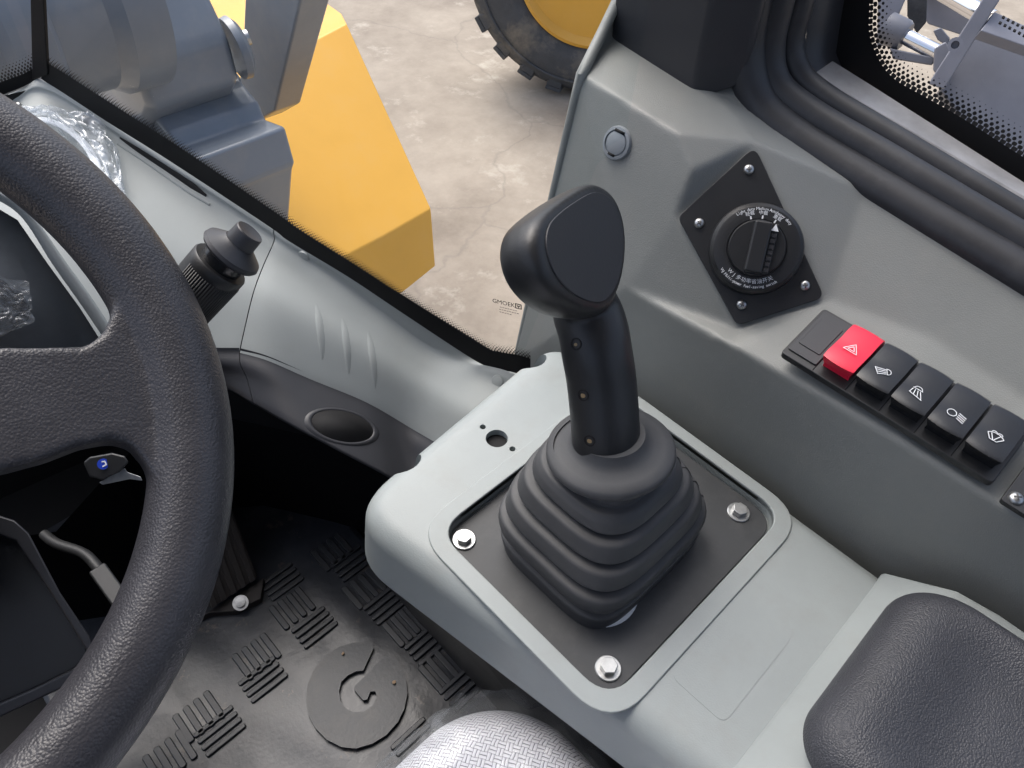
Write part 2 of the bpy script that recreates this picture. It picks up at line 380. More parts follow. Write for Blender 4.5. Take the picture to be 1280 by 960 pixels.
def text(name, s, size, o0, x, y, m, parent, depth=.0001, align='CENTER'):
    cu = bpy.data.curves.new(name, 'FONT'); cu.body = s; cu.size = size; cu.align_x = align; cu.align_y = 'CENTER'; cu.extrude = depth; cu.resolution_u = 2
    t = bpy.data.objects.new(name, cu); col.objects.link(t)
    dg = bpy.context.evaluated_depsgraph_get(); dg.update()
    me = bpy.data.meshes.new_from_object(t.evaluated_get(dg)); bpy.data.objects.remove(t)
    x = Vector(x).normalized(); z = x.cross(Vector(y)).normalized(); y2 = z.cross(x)
    mt = Matrix(((x.x, y2.x, z.x, o0[0]), (x.y, y2.y, z.y, o0[1]), (x.z, y2.z, z.z, o0[2]), (0, 0, 0, 1)))
    me.transform(mt); return link(name, me, m, parent, False)
def strokes(name, lines, w, o0, x, y, m, parent, h=.0003):
    """flat printed strokes; lines = list of polylines in local metres"""
    x = Vector(x).normalized(); n = x.cross(Vector(y)).normalized(); y = n.cross(x); o0 = Vector(o0); v = []; f = []
    for ln in lines:
        for a, b in zip(ln[:-1], ln[1:]):
            A, B = Vector(a), Vector(b); d = (B-A)
            if d.length < 1e-6: continue
            d.normalize(); A = A-d*w*.35; B = B+d*w*.35; s = Vector((-d.y, d.x))*w/2
            q = [A+s, A-s, B-s, B+s]; k = len(v)
            for hh in (0, h):
                for p in q: v.append(o0+x*p.x+y*p.y+n*hh)
            f += [[k+4, k+5, k+6, k+7], [k, k+1, k+5, k+4], [k+1, k+2, k+6, k+5], [k+2, k+3, k+7, k+6], [k+3, k, k+4, k+7]]
    return mesh(name, v, f, m, parent, False)
def smooth_step(a, b, t):
    t = max(0, min(1, (t-a)/(b-a))); return t*t*(3-2*t)

# ================================================================== STRUCTURE
GZ = -2.05
def plane_grid(x0, x1, y0, y1, z, n, amp=0, sc=1):
    return [[Vector((x0+(x1-x0)*i/n, y0+(y1-y0)*j/n, z+(amp*noise.noise(Vector((i*sc, j*sc, .3))) if amp else 0))) for i in range(n+1)] for j in range(n+1)]
g = grid('ground', plane_grid(-60, 80, -60, 80, GZ, 40), M_concrete); tag(g, kind='structure')
FZ = -.45
fl = prism('floor', [(-.75, -.9, FZ-.03), (.45, -.9, FZ-.03), (.40, .30, FZ-.03), (.23, .84, FZ-.03), (-.75, .96, FZ-.03)], (0, 0, .03), M_hole); tag(fl, kind='structure')

# cab roof lining and rear bulkhead, out of frame: they shade the cab as in the photograph
ce = box('ceiling', (-.74, -1.0, 1.04), (.58, .42, 1.12), M_roof, None, (.02, 3)); tag(ce, kind='structure')
wr = box('wall_rear', (-.72, -.98, FZ), (.60, -.93, .30), M_roof, None, (.01, 2)); tag(wr, kind='structure')

wl = box('wall_left', (-.80, -.93, FZ), (-.75, .70, .22), M_roof, None, (.01, 2)); tag(wl, kind='structure')  # out of frame, raised to shade the footwell and console side

# ================================================================== RIGHT WALL TRIM
trim = thing('side_trim', 'grey grained plastic wall trim running from window pillar past the rocker switches', 'trim panel', (.39, 0, 0))
DN = Vector((-.68, -.33, .65)).normalized(); DP = at(922, 405, x=.404)
def dial(px, py, h=0): return at(px, py, n=DN, p=DP+DN*h)
tv = {}
def V(k, p): tv[k] = Vector(p); return p
V('A0', at(640, 455, x=.392)); V('A0d', (.392, .372, -.42))
V('A1', at(782, 360, x=.388)); V('A2', at(920, 434, x=.386)); V('A3', (.385, .02, .094)); V('A4', (.385, -.40, .094))
V('A4d', (.385, -.40, -.42)); V('A2d', (.385, .15, -.42))
V('dB', dial(921, 411)); V('dL', dial(842, 273)); V('dT', dial(944, 177)); V('dR', dial(1036, 374))
V('C1', at(1160, 420, x=.462)); V('C2', at(1290, 505, x=.462)); V('C3', (.462, -.40, .113))
V('T0', at(966, 158, x=.505)); V('T05', at(1080, 235, x=.505)); V('T1', at(1290, 366, x=.505)); V('T2', (.505, -.40, .115))
nF = Vector((-.93, 0, .36)); V('tl', at(722, 90, n=nF, p=tv['A1'])); V('tr', at(846, 166, n=nF, p=tv['A1'])); V('k', at(866, 213, n=nF, p=tv['A1']))
V('m', at(925, 92, x=.515)); V('cl', at(764, 36, x=.495)); V('cr', at(885, 106, x=.495))
V('p2', at(772, -14, x=.495)); V('ch', at(778, -60, x=.52)); V('mh', at(935, -60, x=.53))
keys = list(tv); ix = {k: i for i, k in enumerate(keys)}
tf = [('A0d', 'A2d', 'A2', 'A1', 'A0'), ('A2d', 'A4d', 'A4', 'A3', 'A2'),
      ('A0', 'A1', 'tl'), ('A1', 'dB', 'dL'), ('A1', 'dL', 'tl'), ('dL', 'k', 'tr', 'tl'), ('A1', 'A2', 'dB'),
      ('A2', 'A3', 'C1', 'dR', 'dB'), ('A3', 'A4', 'C3', 'C2', 'C1'),
      ('dB', 'dR', 'dT', 'dL'), ('dR', 'C1', 'T05', 'T0', 'dT'), ('C1', 'C2', 'T1', 'T05'), ('C2', 'C3', 'T2', 'T1'),
      ('k', 'dL', 'dT'), ('tr', 'k', 'dT', 'cr'), ('cr', 'dT', 'T0', 'm'), ('tl', 'tr', 'cr', 'cl'), ('cl', 'cr', 'mh', 'ch'), ('cr', 'm', 'mh'), ('tl', 'cl', 'p2')]
me = bpy.data.meshes.new('trim_shell'); me.from_pydata([tv[k] for k in keys], [], [[ix[k] for k in f] for f in tf]); me.update()
bm = bmesh.new(); bm.from_mesh(me); bmesh.ops.triangulate(bm, faces=bm.faces); bmesh.ops.recalc_face_normals(bm, faces=bm.faces)
# thicken outwards (+x) into a solid
geo = bmesh.ops.extrude_face_region(bm, geom=bm.faces[:])
ev = [e for e in geo['geom'] if isinstance(e, bmesh.types.BMVert)]
bmesh.ops.translate(bm, verts=ev, vec=(.028, .002, -.026)); bmesh.ops.recalc_face_normals(bm, faces=bm.faces)
bm.to_mesh(me); bm.free()
ts = link('trim_shell', me, M_trim, trim); remesh(ts, .0021, 9, .5)
eb = [at(645, 456, x=.396), at(686, 272, x=.418), at(727, 93, n=nF, p=tv['A1']), at(752, 42, x=.470), at(776, -8, x=.497), at(784, -40, x=.51)]
tube('edge_bead', [eb[0].lerp(eb[1], k/6) for k in range(6)]+[eb[1].lerp(eb[2], k/6) for k in range(6)]+[eb[2].lerp(eb[3], k/4) for k in range(4)]+[eb[3].lerp(eb[4], k/4) for k in range(4)]+[eb[5]], .0045, M_trim, trim, 12)

# round plug cap
pc_n = (tv['tl']-tv['A1']).cross(tv['dL']-tv['A1']).normalized()
if pc_n.x > 0: pc_n = -pc_n
pp = at(772, 179, n=pc_n, p=tv['A1'])
plug = thing('plug_cap', 'small round blue grey plug cap on the wall trim near the pillar', 'cap', pp)
lathe('rim', [(.0001, -.004), (.0125, -.004), (.0125, .001), (.0118, .0026), (.0098, .003), (.0094, .0018), (.0001, .0018)], pp, pc_n, M_plug, plug)
px_, py_, _ = frame_of(pc_n)
lathe('disc', [(.0001, .0016), (.0086, .0016), (.0086, .0026), (.0078, .0030), (.0001, .0030)], pp, pc_n, M_plug, plug)
obox('slot', pp+py_*.0088+pc_n*.0028, (px_, py_, pc_n), (.0045, .0011, .0004), M_hole, plug, None)
obox('slot', pp-py_*.0088+pc_n*.0028, (px_, py_, pc_n), (.0030, .0009, .0004), M_hole, plug, None)

# ------------------------------------------------------------------ rotary switch
def screw(c, n, r, parent, m=M_steel, spin=.3, name='screw'):
    c = Vector(c); x, y, n = frame_of(n)
    s = lathe(name, [(.0001, -.001), (r, -.001), (r, .0004*r/.004), (r*.8, .0016*r/.004), (r*.4, .0022*r/.004), (.0001, .0023*r/.004)], c, n, m, parent, 24, 60)
    a = x*math.cos(spin)+y*math.sin(spin); b = n.cross(a)
    for d, e in ((a, b), (b, a)):
        obox('slot', c+n*.0021*r/.004, (d, e, n), (r*.5, r*.11, .0004*r/.004), M_slot, s, None)
    return s
rs = thing('rotary_switch', 'black diamond plate with three position rotary power knob on the wall trim', 'switch', dial(940, 308))
outl = round_poly([dial(943, 183, .001), dial(847, 272, .001), dial(921, 407, .001), dial(1030, 372, .001)], .0062, 6)
pl = prism('plate', outl, DN*.0028, M_blackpl, rs, (.0006, 2))
for i, (a, b) in enumerate(((936, 212), (874, 279), (927, 381), (1006, 357))):
    screw(dial(a, b, .0042), DN, .0036, rs, spin=.3+i*.55)
kc = dial(944, 312, .003)
kd = (kc-CAM).dot(Vector((_vx.z, _vy.z, _vz.z)))
K = kd/F_PX                                              # metres per pixel at the knob
lathe('bezel', [(.0001, 0), (57*K, 0), (57*K, .004), (55*K, .0085), (51*K, .0108), (49*K, .0112), (35.5*K, .0112), (35*K, .0098), (.0001, .0098)], kc, DN, M_blackpl, rs, 72, 25)
# image-aligned axes on the dial plane
ux = (dial(960, 312)-dial(940, 312)).normalized(); uy = DN.cross(ux).normalized()
if (dial(940, 300)-dial(940, 312)).dot(uy) < 0: uy = -uy
kn = lathe('knob', [(.0001, .009), (34*K, .009), (34*K, .0135), (32.5*K, .0148), (.0001, .0148)], kc, DN, M_blackpl, rs, 64, 30)
ga = math.radians(80); gx = ux*math.cos(ga)+uy*math.sin(ga); gy = DN.cross(gx)
gp = [kc+gx*a+gy*b+DN*.0145 for a, b in ((-31*K, 10*K), (31*K, 10*K), (31*K, -11*K), (-31*K, -11*K))]
prism('grip_bar', gp, DN*.0085, M_blackpl, kn, (.0018, 3))
gp = [kc+gx*a+gy*b+DN*.0148 for a, b in ((-30*K, -10*K), (30.5*K, -10*K), (30.5*K, -19*K), (-30*K, -19*K))]
prism('step_bar', gp, DN*.004, M_blackpl, kn, (.0006, 2))
for i in range(8):
    a = (-28+7.0*i)*K
    prism('step', [kc+gx*q+gy*w+DN*.0185 for q, w in ((a, -12*K), (a+4.6*K, -12*K), (a+4.6*K, -18.6*K), (a, -18.6*K))], DN*.0012, M_darkpl, kn, (.0003, 1))
prism('pointer', [kc+gx*q*K+gy*w*K+DN*.0198 for q, w in ((30, -15), (21.5, -10.5), (21.5, -19.5))], DN*.0003, M_white, kn, None, False)
def arc_text(s, rad, a0, a1, size, flip=False, name='lettering'):
    n = len(s); mid = []
    for i, ch in enumerate(s):
        if ch == ' ': continue
        a = math.radians(a0+(a1-a0)*(i+.5)/n); r = ux*math.cos(a)+uy*math.sin(a); t = DN.cross(r)
        p = kc+r*rad*K+DN*.0113
        mid.append(text(name, ch, size*K, p, t if flip else -t, -r if flip else r, M_white, rs))
    # one part per line of print
    o0 = mid[0]; bm = bmesh.new()
    for o in mid: bm.from_mesh(o.data)
    bm.to_mesh(o0.data); bm.free()
    for o in mid[1:]: bpy.data.objects.remove(o)
    return o0
arc_text('Light duty Medium Autoheavy duty', 47.5, 122, 36, 5.2)
arc_text('WJ Multi-power fuel-saving switch', 47.5, 213, 302, 5.0, True)
arc_text('WJ多功率省油开关', 41, 219, 300, 6.4, True)
for a, s in ((103, '轻'), (82, '中'), (58, '重')):
    an = math.radians(a); r = ux*math.cos(an)+uy*math.sin(an); t = DN.cross(r); p = kc+r*42.5*K+DN*.0113
    text('position_mark', s+'载', 5.5*K, p, -t, r, M_white, rs)
    q = kc+r*37.6*K+DN*.0113
    prism('tick', [q+t*.9*K-r*2*K, q-t*.9*K-r*2*K, q-t*.9*K+r*2*K, q+t*.9*K+r*2*K], DN*.0002, M_white, rs, None, False)

# ------------------------------------------------------------------ rocker switch panel
LN = Vector((-.20, 0, .98)).normalized(); LP = Vector((.386, 0, .0985))
LX = Vector((0, -1, 0)); LY = LN.cross(LX).normalized()
if LY.x < 0: LY = -LY
def led(px, py, h=0): return at(px, py, n=LN, p=LP+LN*h)
sw = thing('switch_panel', 'black holder with a red hazard rocker and four black rockers on the trim ledge', 'switch panel', led(1130, 500))
c4 = [led(974, 446, .001), led(1237, 608, .001), led(1291, 546, .001), led(1022, 388, .001)]
yA, yB = c4[0].y, c4[1].y; xA = c4[0].x; wl_ = (c4[3]-c4[0]).dot(LY)
def lp(u, v, h=0): return Vector((c4[0].x, yA, c4[0].z))+LX*u+LY*v+LN*h      # u along the row (rearwards), v across
Ltot = yA-yB
prism('holder', round_poly([lp(0, 0), lp(Ltot, 0), lp(Ltot, wl_), lp(0, wl_)], .003, 4), LN*.0055, M_blackpl, sw, (.0008, 2))
pitch = (Ltot-.0022)/6.0
prism('blanking_plate', round_poly([lp(.002, .005, .0055), lp(pitch-.0005, .005, .0055), lp(pitch-.0005, wl_-.003, .0055), lp(.002, wl_-.003, .0055)], .0012, 3), LN*.0012, M_darkpl, sw, (.0003, 1))
prism('blanking_plate_panel', round_poly([lp(.0045, .013, .0066), lp(pitch-.003, .013, .0066), lp(pitch-.003, wl_-.010, .0066), lp(.0045, wl_-.010, .0066)], .0006, 2), LN*.0008, M_darkpl, sw, (.0003, 1))
for i in range(1, 6):
    prism('divider', [lp(pitch*i-.0003, .001, .0052), lp(pitch*i+.0003, .001, .0052), lp(pitch*i+.0003, wl_-.001, .0052), lp(pitch*i-.0003, wl_-.001, .0052)], LN*.0004, M_hole, sw, None)
ic = {}
def arc(cx, cy, r, a0, a1, n=10, ry=None): return [(cx+r*math.cos(math.radians(a0+(a1-a0)*k/n)), cy+(ry or r)*math.sin(math.radians(a0+(a1-a0)*k/n))) for k in range(n+1)]
ic['hazard'] = [[(-1, -.7), (1, -.7), (0, 1), (-1, -.7)], [(-.5, -.4), (.5, -.4), (0, .45), (-.5, -.4)]]
ic['work_light_front'] = [arc(.4, .35, .55, -60, 120, 10)+[], [(.68, -.13), (.12, .83)], [(.1, .6), (-1.2, .1)], [(.2, .35), (-1.0, -.2)], [(.35, .1), (-.75, -.5)], [(.5, -.1), (-.4, -.8)], [(-1.25, .1), (-.35, -.85)]]
ic['work_light_rear'] = [arc(-.3, .5, .55, 0, 180), [(-.95, .5), (.35, .5)], [(-.9, .25), (-1., -.55)], [(-.55, .25), (-.4, -.75)], [(-.2, .25), (.2, -.9)], [(.15, .25), (.8, -1.0)], [(-1.05, -.6), (.9, -1.05)]]
ic['head_light'] = [arc(-.5, 0, .6, 90, 270), [(-.5, .6), (-.1, .45), (.1, 0), (-.1, -.45), (-.5, -.6)], [(.3, .55), (1.3, .25)], [(.3, .2), (1.3, -.1)], [(.3, -.15), (1.3, -.45)], [(.3, -.5), (1.3, -.8)]]
ic['washer'] = [arc(0, -.5, 1.35, 40, 140), [(-1.03, .37), (-.45, -.55), (.45, -.55), (1.03, .37)], [(0, -.6), (.5, .7)], [(0, -.6), (-.6, .5)], arc(-.35, .75, .35, 0, 160, 6), arc(.35, .75, .35, 20, 180, 6)]
names = ['hazard', 'work_light_front', 'work_light_rear', 'head_light', 'washer']
labs = ['red hazard rocker with triangle', 'rocker with front work lamp symbol', 'rocker with rear work lamp symbol', 'rocker with head lamp symbol', 'rocker with windscreen washer symbol']
def rocker(i):
    u0 = pitch*(i+1)+.0011; w = pitch-.0020
    prof = [(.0085, .0055), (.0085, .0105), (.0068, .0112), (.0060, .0178), (.0115, .0186), (.020, .0172), (.030, .0160), (.039, .0165), (.047, .0150), (.0525, .0105), (.0535, .0055)]
    nW = 8; rows = []
    for (v, h) in prof:
        row = []
        for k in range(nW+1):
            s = k/nW; bow = 1-(2*s-1)**2
            vv = v*(wl_-.002)/.055 + .001; hh = h
            inset = .0016 if h < .012 and v < .01 else 0
            if v < .02 and h > .012: vv -= .0016*bow
            if v > .045 and h > .01: vv += .0008*bow
            row.append(lp(u0+inset+(w-2*inset)*s, vv, hh+(.0006*bow if h > .012 else 0)))
        rows.append(row)
    R = len(rows); v = [p for r in rows for p in r]; n1 = nW+1
    f = [[a*n1+k, a*n1+k+1, (a+1)*n1+k+1, (a+1)*n1+k] for a in range(R-1) for k in range(nW)]
    f += [[a*n1 for a in range(R)], [a*n1+nW for a in range(R)][::-1], list(range(n1)), [(R-1)*n1+k for k in range(n1)]]
    o = mesh('rocker', v, f, M_red if i == 0 else M_blackgl, sw, True, (.0007, 2), 28)
    o['label'] = labs[i]
    sc = .0045 if i else .0046
    base = lp(u0+w*.5, .0185 if i else .022, .0184)
    tilt = (LY*1+LN*-.13).normalized()
    strokes('symbol', [[(a*sc, b*sc) for a, b in l] for l in ic[names[i]]], .00042, base, LX, tilt, M_white, o, .0002)
for i in range(5): rocker(i)

# black plate behind the rockers, cut by the frame
bp_ = thing('cover_plate', 'black cover plate with one screw at the right picture edge', 'cover plate', led(1275, 622))
q0, q1, q2 = led(1247, 628, .001), led(1285, 575, .001), led(1300, 660, .001)
dl = Vector((0, -1, 0)); q0 = q0
prism('plate', round_poly([q0, q0+LY*.052, q0+LY*.052+dl*.09, q0+dl*.09], .002, 3), LN*.004, M_blackpl, bp_, (.0006, 2))
screw(led(1270, 623, .0052), LN, .0042, bp_, spin=.6)

# ------------------------------------------------------------------ dark pillar cover, seal, window
pcv = thing('pillar_cover', 'dark grey plastic pillar cover rising above the wall trim', 'pillar cover', at(860, 100, x=.5))
def pcx(px, py): return at(px, py, x=.512)
b0, b1, b2 = at(765, 42, x=.486), at(868, 107, x=.482), at(938, 84, x=.505)
up = (at(772, -60, x=.51)-b0)
upv = Vector((.0, .012, .32))
lo = [b0, b1, b2, b2+Vector((.05, .03, 0)), b0+Vector((.05, .0, 0))]
lo = round_poly(lo, [.002, .008, .008, 0, 0], 5)
prism('cover', [p-Vector((0, 0, .012)) for p in lo], upv, M_darkpl, pcv, (.002, 2))

seal = thing('door_seal', 'black double ridged rubber seal around the side window opening', 'seal', at(1080, 220, x=.53))
def sp(pts, x): return spline([at(a, b, x=x) for a, b in pts], 10)
T1 = sp([(985, -120), (975, -20), (960, 55), (968, 105), (1010, 143), (1110, 203), (1300, 318), (1480, 428), (2300, 920)], .532)
T2 = sp([(1012, -120), (1004, -20), (988, 50), (998, 93), (1032, 124), (1110, 172), (1300, 287), (1480, 394), (2300, 880)], .552)
T0_ = sp([(952, -120), (945, -20), (934, 60), (945, 120), (985, 163), (1090, 229), (1300, 354), (1480, 464), (2300, 960)], .517)
tube('base_lip', T0_, .0165, M_seal, seal, 14, (1, .8))
tube('ridge', T1, .0125, M_seal, seal, 18)
tube('ridge', T2, .0105, M_seal, seal, 18)

swin = thing('side_window', 'side window pane with black printed border and dot fringe', 'window', at(1150, 120, x=.6))
# metal sill frame
sA, sB = [at(1012, 100, x=.562), at(1060, 128, x=.562), at(1300, 266, x=.562), at(1480, 372, x=.562), at(2300, 850, x=.562)], [at(1040, 78, x=.590), at(1085, 106, x=.590), at(1300, 243, x=.590), at(1480, 350, x=.590), at(2300, 828, x=.590)]
rows = []
for a, b in zip(sA, sB): rows.append([a-Vector((0, 0, .02)), a, a+(b-a)*.12+Vector((0, 0, .003)), b+Vector((0, 0, .001)), b-Vector((-.004, 0, .02))])
fr = grid('frame_sill', rows, M_sillmetal, swin); auto_smooth(fr, 30)
dk = [[at(a, b, x=.566), at(a+14, b-3, x=.572), at(a+32, b-8, x=.59), at(a+42, b-9, x=.60)] for a, b in ((1030, -120), (1020, -30), (1008, 40), (1003, 75), (1012, 98))]
grid('frame_upright', dk, M_darkpl, swin)
GX = .602
band_o = [(1062, -120), (1058, -20), (1046, 50), (1046, 76), (1085, 100), (1140, 136), (1220, 186), (1300, 236), (1480, 350), (2300, 830)]
band_i = [(1088, -120), (1087, 0), (1087, 42), (1100, 77), (1120, 100), (1160, 123), (1210, 152), (1290, 203), (1480, 318), (2300, 795)]
bo = spline([at(a-5, b+8, x=GX-.002) for a, b in band_o], 8); bi = spline([at(a, b, x=GX-.002) for a, b in band_i], 8)
grid('printed_border', [bo, bi], M_frit, swin)
# dots fringe
n_in = []
for i, p in enumerate(bi):
    t = (bi[min(i+1, len(bi)-1)]-bi[max(i-1, 0)]).normalized(); nn = Vector((1, 0, 0)).cross(t)
    if (bi[i]-bo[i]).dot(nn) < 0: nn = -nn
    n_in.append(nn.normalized())
bj = [p+n*.0165 for p, n in zip(bi, n_in)]
uu = [0]
for a, b in zip(bi[:-1], bi[1:]): uu.append(uu[-1]+(b-a).length)
grid('dot_fringe', [bi, bj], M_frit_side, swin, uvs=[(u, 0) for u in uu]+[(u, .0165) for u in uu])
mesh('pane', [(GX, -.6, .05), (GX, .42, .05), (GX, .42, .98), (GX, -.6, .98)], [[0, 1, 2, 3]], M_glass, swin)

# ================================================================== CONSOLE
cons = thing('gear_console', 'light grey gear lever console with square recess and armrest box', 'console', (.26, .1, FZ))
outl2 = round_poly([(.1275, .276, 0), (.371, .300, 0), (.371, -.45, 0), (.205, -.45, 0), (.168, .03, 0)], [.042, .035, .01, .01, .2], 12)
def offset(pts, d):
    n = len(pts); out = []
    for i in range(n):
        t = (pts[(i+1) % n]-pts[i-1]); t.normalize(); nn = Vector((-t.y, t.x, 0))
        out.append(pts[i]+nn*d)
    return out
area = sum(outl2[i-1].x*outl2[i].y-outl2[i].x*outl2[i-1].y for i in range(len(outl2)))
sgn = 1 if area > 0 else -1
layers = []
RF = .017
for k in range(7):
    a = math.pi/2*k/6; layers.append((RF*(1-math.sin(a)), -RF*(1-math.cos(a))))
layers = layers+[(-.002, -.035), (-.004, -.055)]
v = []; f = []; n = len(outl2)
for off_, z in layers:
    for p in offset(outl2, sgn*off_): v.append(Vector((p.x, p.y, z)))
L = len(layers)
for i in range(L-1):
    for k in range(n): f.append([i*n+k, i*n+(k+1) % n, (i+1)*n+(k+1) % n, (i+1)*n+k])
f.append(list(range(n))); f.append([(L-1)*n+k for k in range(n)][::-1])
body = mesh('shell', v, f, M_console, cons)
RX0, RX1, RY0, RY1 = .1665, .3575, .0595, .2155
rec = round_poly([(RX0, RY0, -.011), (RX1, RY0, -.011), (RX1, RY1, -.011), (RX0, RY1, -.011)], .021, 8)
cuts = [prism('c', rec, (0, 0, .06), M_console)]
hc = at(621, 548, z=0)
cuts.append(lathe('c', [(.0085, -.10), (.0085, .02)], hc, (0, 0, 1), M_console, None, 40))
for a, b in ((603.5, 533.5), (640.5, 561)):
    cuts.append(lathe('c', [(.0024, -.05), (.0024, .02)], at(a, b, z=0), (0, 0, 1), M_console, None, 20))
for (a, b, rr) in ((505, 574, .0125), (664, 449, .0125)):
    q = at(a, b, z=-.004)
    cuts.append(lathe('c', [(rr, -.1), (rr, .05)], q+Vector((0, -.001, 0)), (0.0, .25, 1), M_console, None, 40))
cut(body, cuts); auto_smooth(body, 38)
lathe('hole_shade_disc', [(.0001, 0), (.013, 0), (.013, .0006), (.0001, .0006)], hc-Vector((0, 0, .0565)), (0, 0, 1), M_hole, cons, 24)  # black disc painting the shade at the bottom of the hole
lathe('hole_shade_sleeve', [(.0084, 0), (.0084, .050)], hc-Vector((0, 0, .056)), (0, 0, 1), M_hole, cons, 32)  # black sleeve painting the shade down the hole's sides
md = body.modifiers.new('bevel', 'BEVEL'); md.width = .0012; md.segments = 2; md.limit_method = 'ANGLE'; md.angle_limit = math.radians(50); md.harden_normals = True
inner = round_poly([(RX0, RY0, 0), (RX1, RY0, 0), (RX1, RY1, 0), (RX0, RY1, 0)], .021, 8)
outer = round_poly([(RX0-.0125, RY0-.0125, 0), (RX1+.010, RY0-.0125, 0), (RX1+.010, RY1+.0125, 0), (RX0-.0125, RY1+.0125, 0)], .031, 8)
n = len(inner); v = []
for (ring, z) in ((inner, -.004), (inner, .0016), (outer, .0016), (outer, -.001)): v += [Vector((p.x, p.y, z)) for p in ring]
f = [[r*n+k, r*n+(k+1) % n, (r+1)*n+(k+1) % n, (r+1)*n+k] for r in range(3) for k in range(n)]
mesh('recess_frame', v, f, M_console, cons, True, (.0009, 2), 30)
prism('embossed_panel', round_poly([at(928, 740, z=.0), at(990, 797, z=.0), at(905, 905, z=.0), at(838, 845, z=.0)], .006, 4), (0, 0, .00025), M_console, cons, None, False)
# black lower side
sp_ = [[(.160, .262, -.05), (.165, .2, -.05), (.185, .0, -.05), (.21, -.45, -.05)], [(.188, .31, -.2), (.188, .2, -.2), (.200, .0, -.2), (.22, -.45, -.2)], [(.232, .44, FZ), (.230, .2, FZ), (.230, .0, FZ), (.235, -.45, FZ)]]
vv = [Vector(p) for r in sp_ for p in r]
ff = [[i*4+j, i*4+j+1, (i+1)*4+j+1, (i+1)*4+j] for i in range(2) for j in range(3)]
base_i = len(vv)
vv += [Vector((.372, .275, -.05)), Vector((.372, .33, -.2)), Vector((.372, .44, FZ))]
ff += [[0, base_i, base_i+1, 4], [4, base_i+1, base_i+2, 8]]
sd = mesh('side_panel', vv, ff, M_blackpl, cons, False)
lipn = [p for p in offset(outl2, -sgn*-.004)]
# slightly proud rim under the shell
mesh('shell_lip', [Vector((p.x, p.y, -.0545)) for p in offset(outl2, sgn*.004)]+[Vector((p.x, p.y, -.060)) for p in offset(outl2, sgn*.006)], [[k, (k+1) % len(outl2), len(outl2)+(k+1) % len(outl2), len(outl2)+k] for k in range(len(outl2))], M_blackpl, cons)
# armrest box
prof = [(-.0115, -.004), (-.0125, .0008), (-.050, .0285), (-.075, .033), (-.45, .036), (-.45, -.004)]
prism('armrest_box', [(.178, y, z) for y, z in prof], (.1915, 0, 0), M_console, cons, (.004, 4), angle=15)

# armrest pad
pad = thing('armrest_pad', 'black grained armrest cushion with a shallow dish on the console', 'armrest', (.28, -.15, .033))
PX0, PX1, PY0, PY1 = .205, .352, -.30, -.024
nu, nv = 64, 90; rows = []
def padh(u, v):
    # u,v in [-1,1]
    dx = (1-abs(u))*(PX1-PX0)/2; dy = (1-abs(v))*(PY1-PY0)/2
    return dx, dy
crn = .030
for j in range(nv+1):
    row = []
    for i in range(nu+1):
        # map a square grid onto a rounded rectangle
        u = -1+2*i/nu; v_ = -1+2*j/nv
        u = math.copysign(1-(1-abs(u))**1.6, u); v_ = math.copysign(1-(1-abs(v_))**1.6, v_)
        hx, hy = (PX1-PX0)/2, (PY1-PY0)/2
        x, y = u*hx, v_*hy
        # corner rounding: shrink along the ray by the ratio of square to rounded radius
        ax, ay = abs(x), abs(y); m_ = max(ax/hx, ay/hy)
        if m_ > 1e-6:
            ex, ey = ax/m_, ay/m_; cxr, cyr = hx-crn, hy-crn; k = 1
            if ex > cxr and ey > cyr:
                lo_, hi_ = 0, 1
                for _ in range(18):
                    mid = (lo_+hi_)/2; qx, qy = ex*mid-cxr, ey*mid-cyr
                    ins = (qx <= 0 or qy <= 0 or qx*qx+qy*qy <= crn*crn)
                    lo_, hi_ = (mid, hi_) if ins else (lo_, mid)
                k = lo_
            x *= k; y *= k
        d = (1-m_)*min(hx, hy)*1.0                 # distance in from the edge
        er = .013
        hgt = math.sqrt(max(0, 1-(1-min(1, d/er))**2))*.024
        dish = smooth_step(.013, .034, d)*.0065
        hgt -= dish
        row.append(Vector(((PX0+PX1)/2+x, (PY0+PY1)/2+y, .030+hgt+.004*smooth_step(-.04, -.12, (PY0+PY1)/2+y))))
    rows.append(row)
po = grid('cushion', rows, M_pad, pad)
for p in po.data.vertices: pass

# ================================================================== GEAR LEVER
gl = thing('gear_lever', 'black gear lever with pistol head and ribbed rubber boot on a bolted plate', 'gear lever', (.262, .14, -.011))
pr_ = round_poly([(RX0+.0015, RY0+.0015, -.0112), (RX1-.0015, RY0+.0015, -.0112), (RX1-.0015, RY1-.0015, -.0112), (RX0+.0015, RY1-.0015, -.0112)], .020, 8)
prism('mounting_plate', pr_, (0, 0, .0032), M_plate, gl, (.0008, 2))
zt = -.008
for k, (a, b) in enumerate(((580, 675), (760, 836), (923, 641), None and (0, 0) or (735, 520))):
    c = at(a, b, z=zt)
    if k == 3: c = Vector((.341, .199, zt))
    w = lathe('bolt', [(.0001, 0), (.0083, 0), (.0083, .0010), (.0078, .0014), (.0046, .0014), (.0001, .0014)], c, (0, 0, 1), M_steel, gl, 36, 30)
    hexa = [c+Vector((math.cos(math.pi/3*i+.3*k)*.0056, math.sin(math.pi/3*i+.3*k)*.0056, .0014)) for i in range(6)]
    prism('bolt_head', hexa, (0, 0, .0046), M_steel, w, (.0005, 2), False)
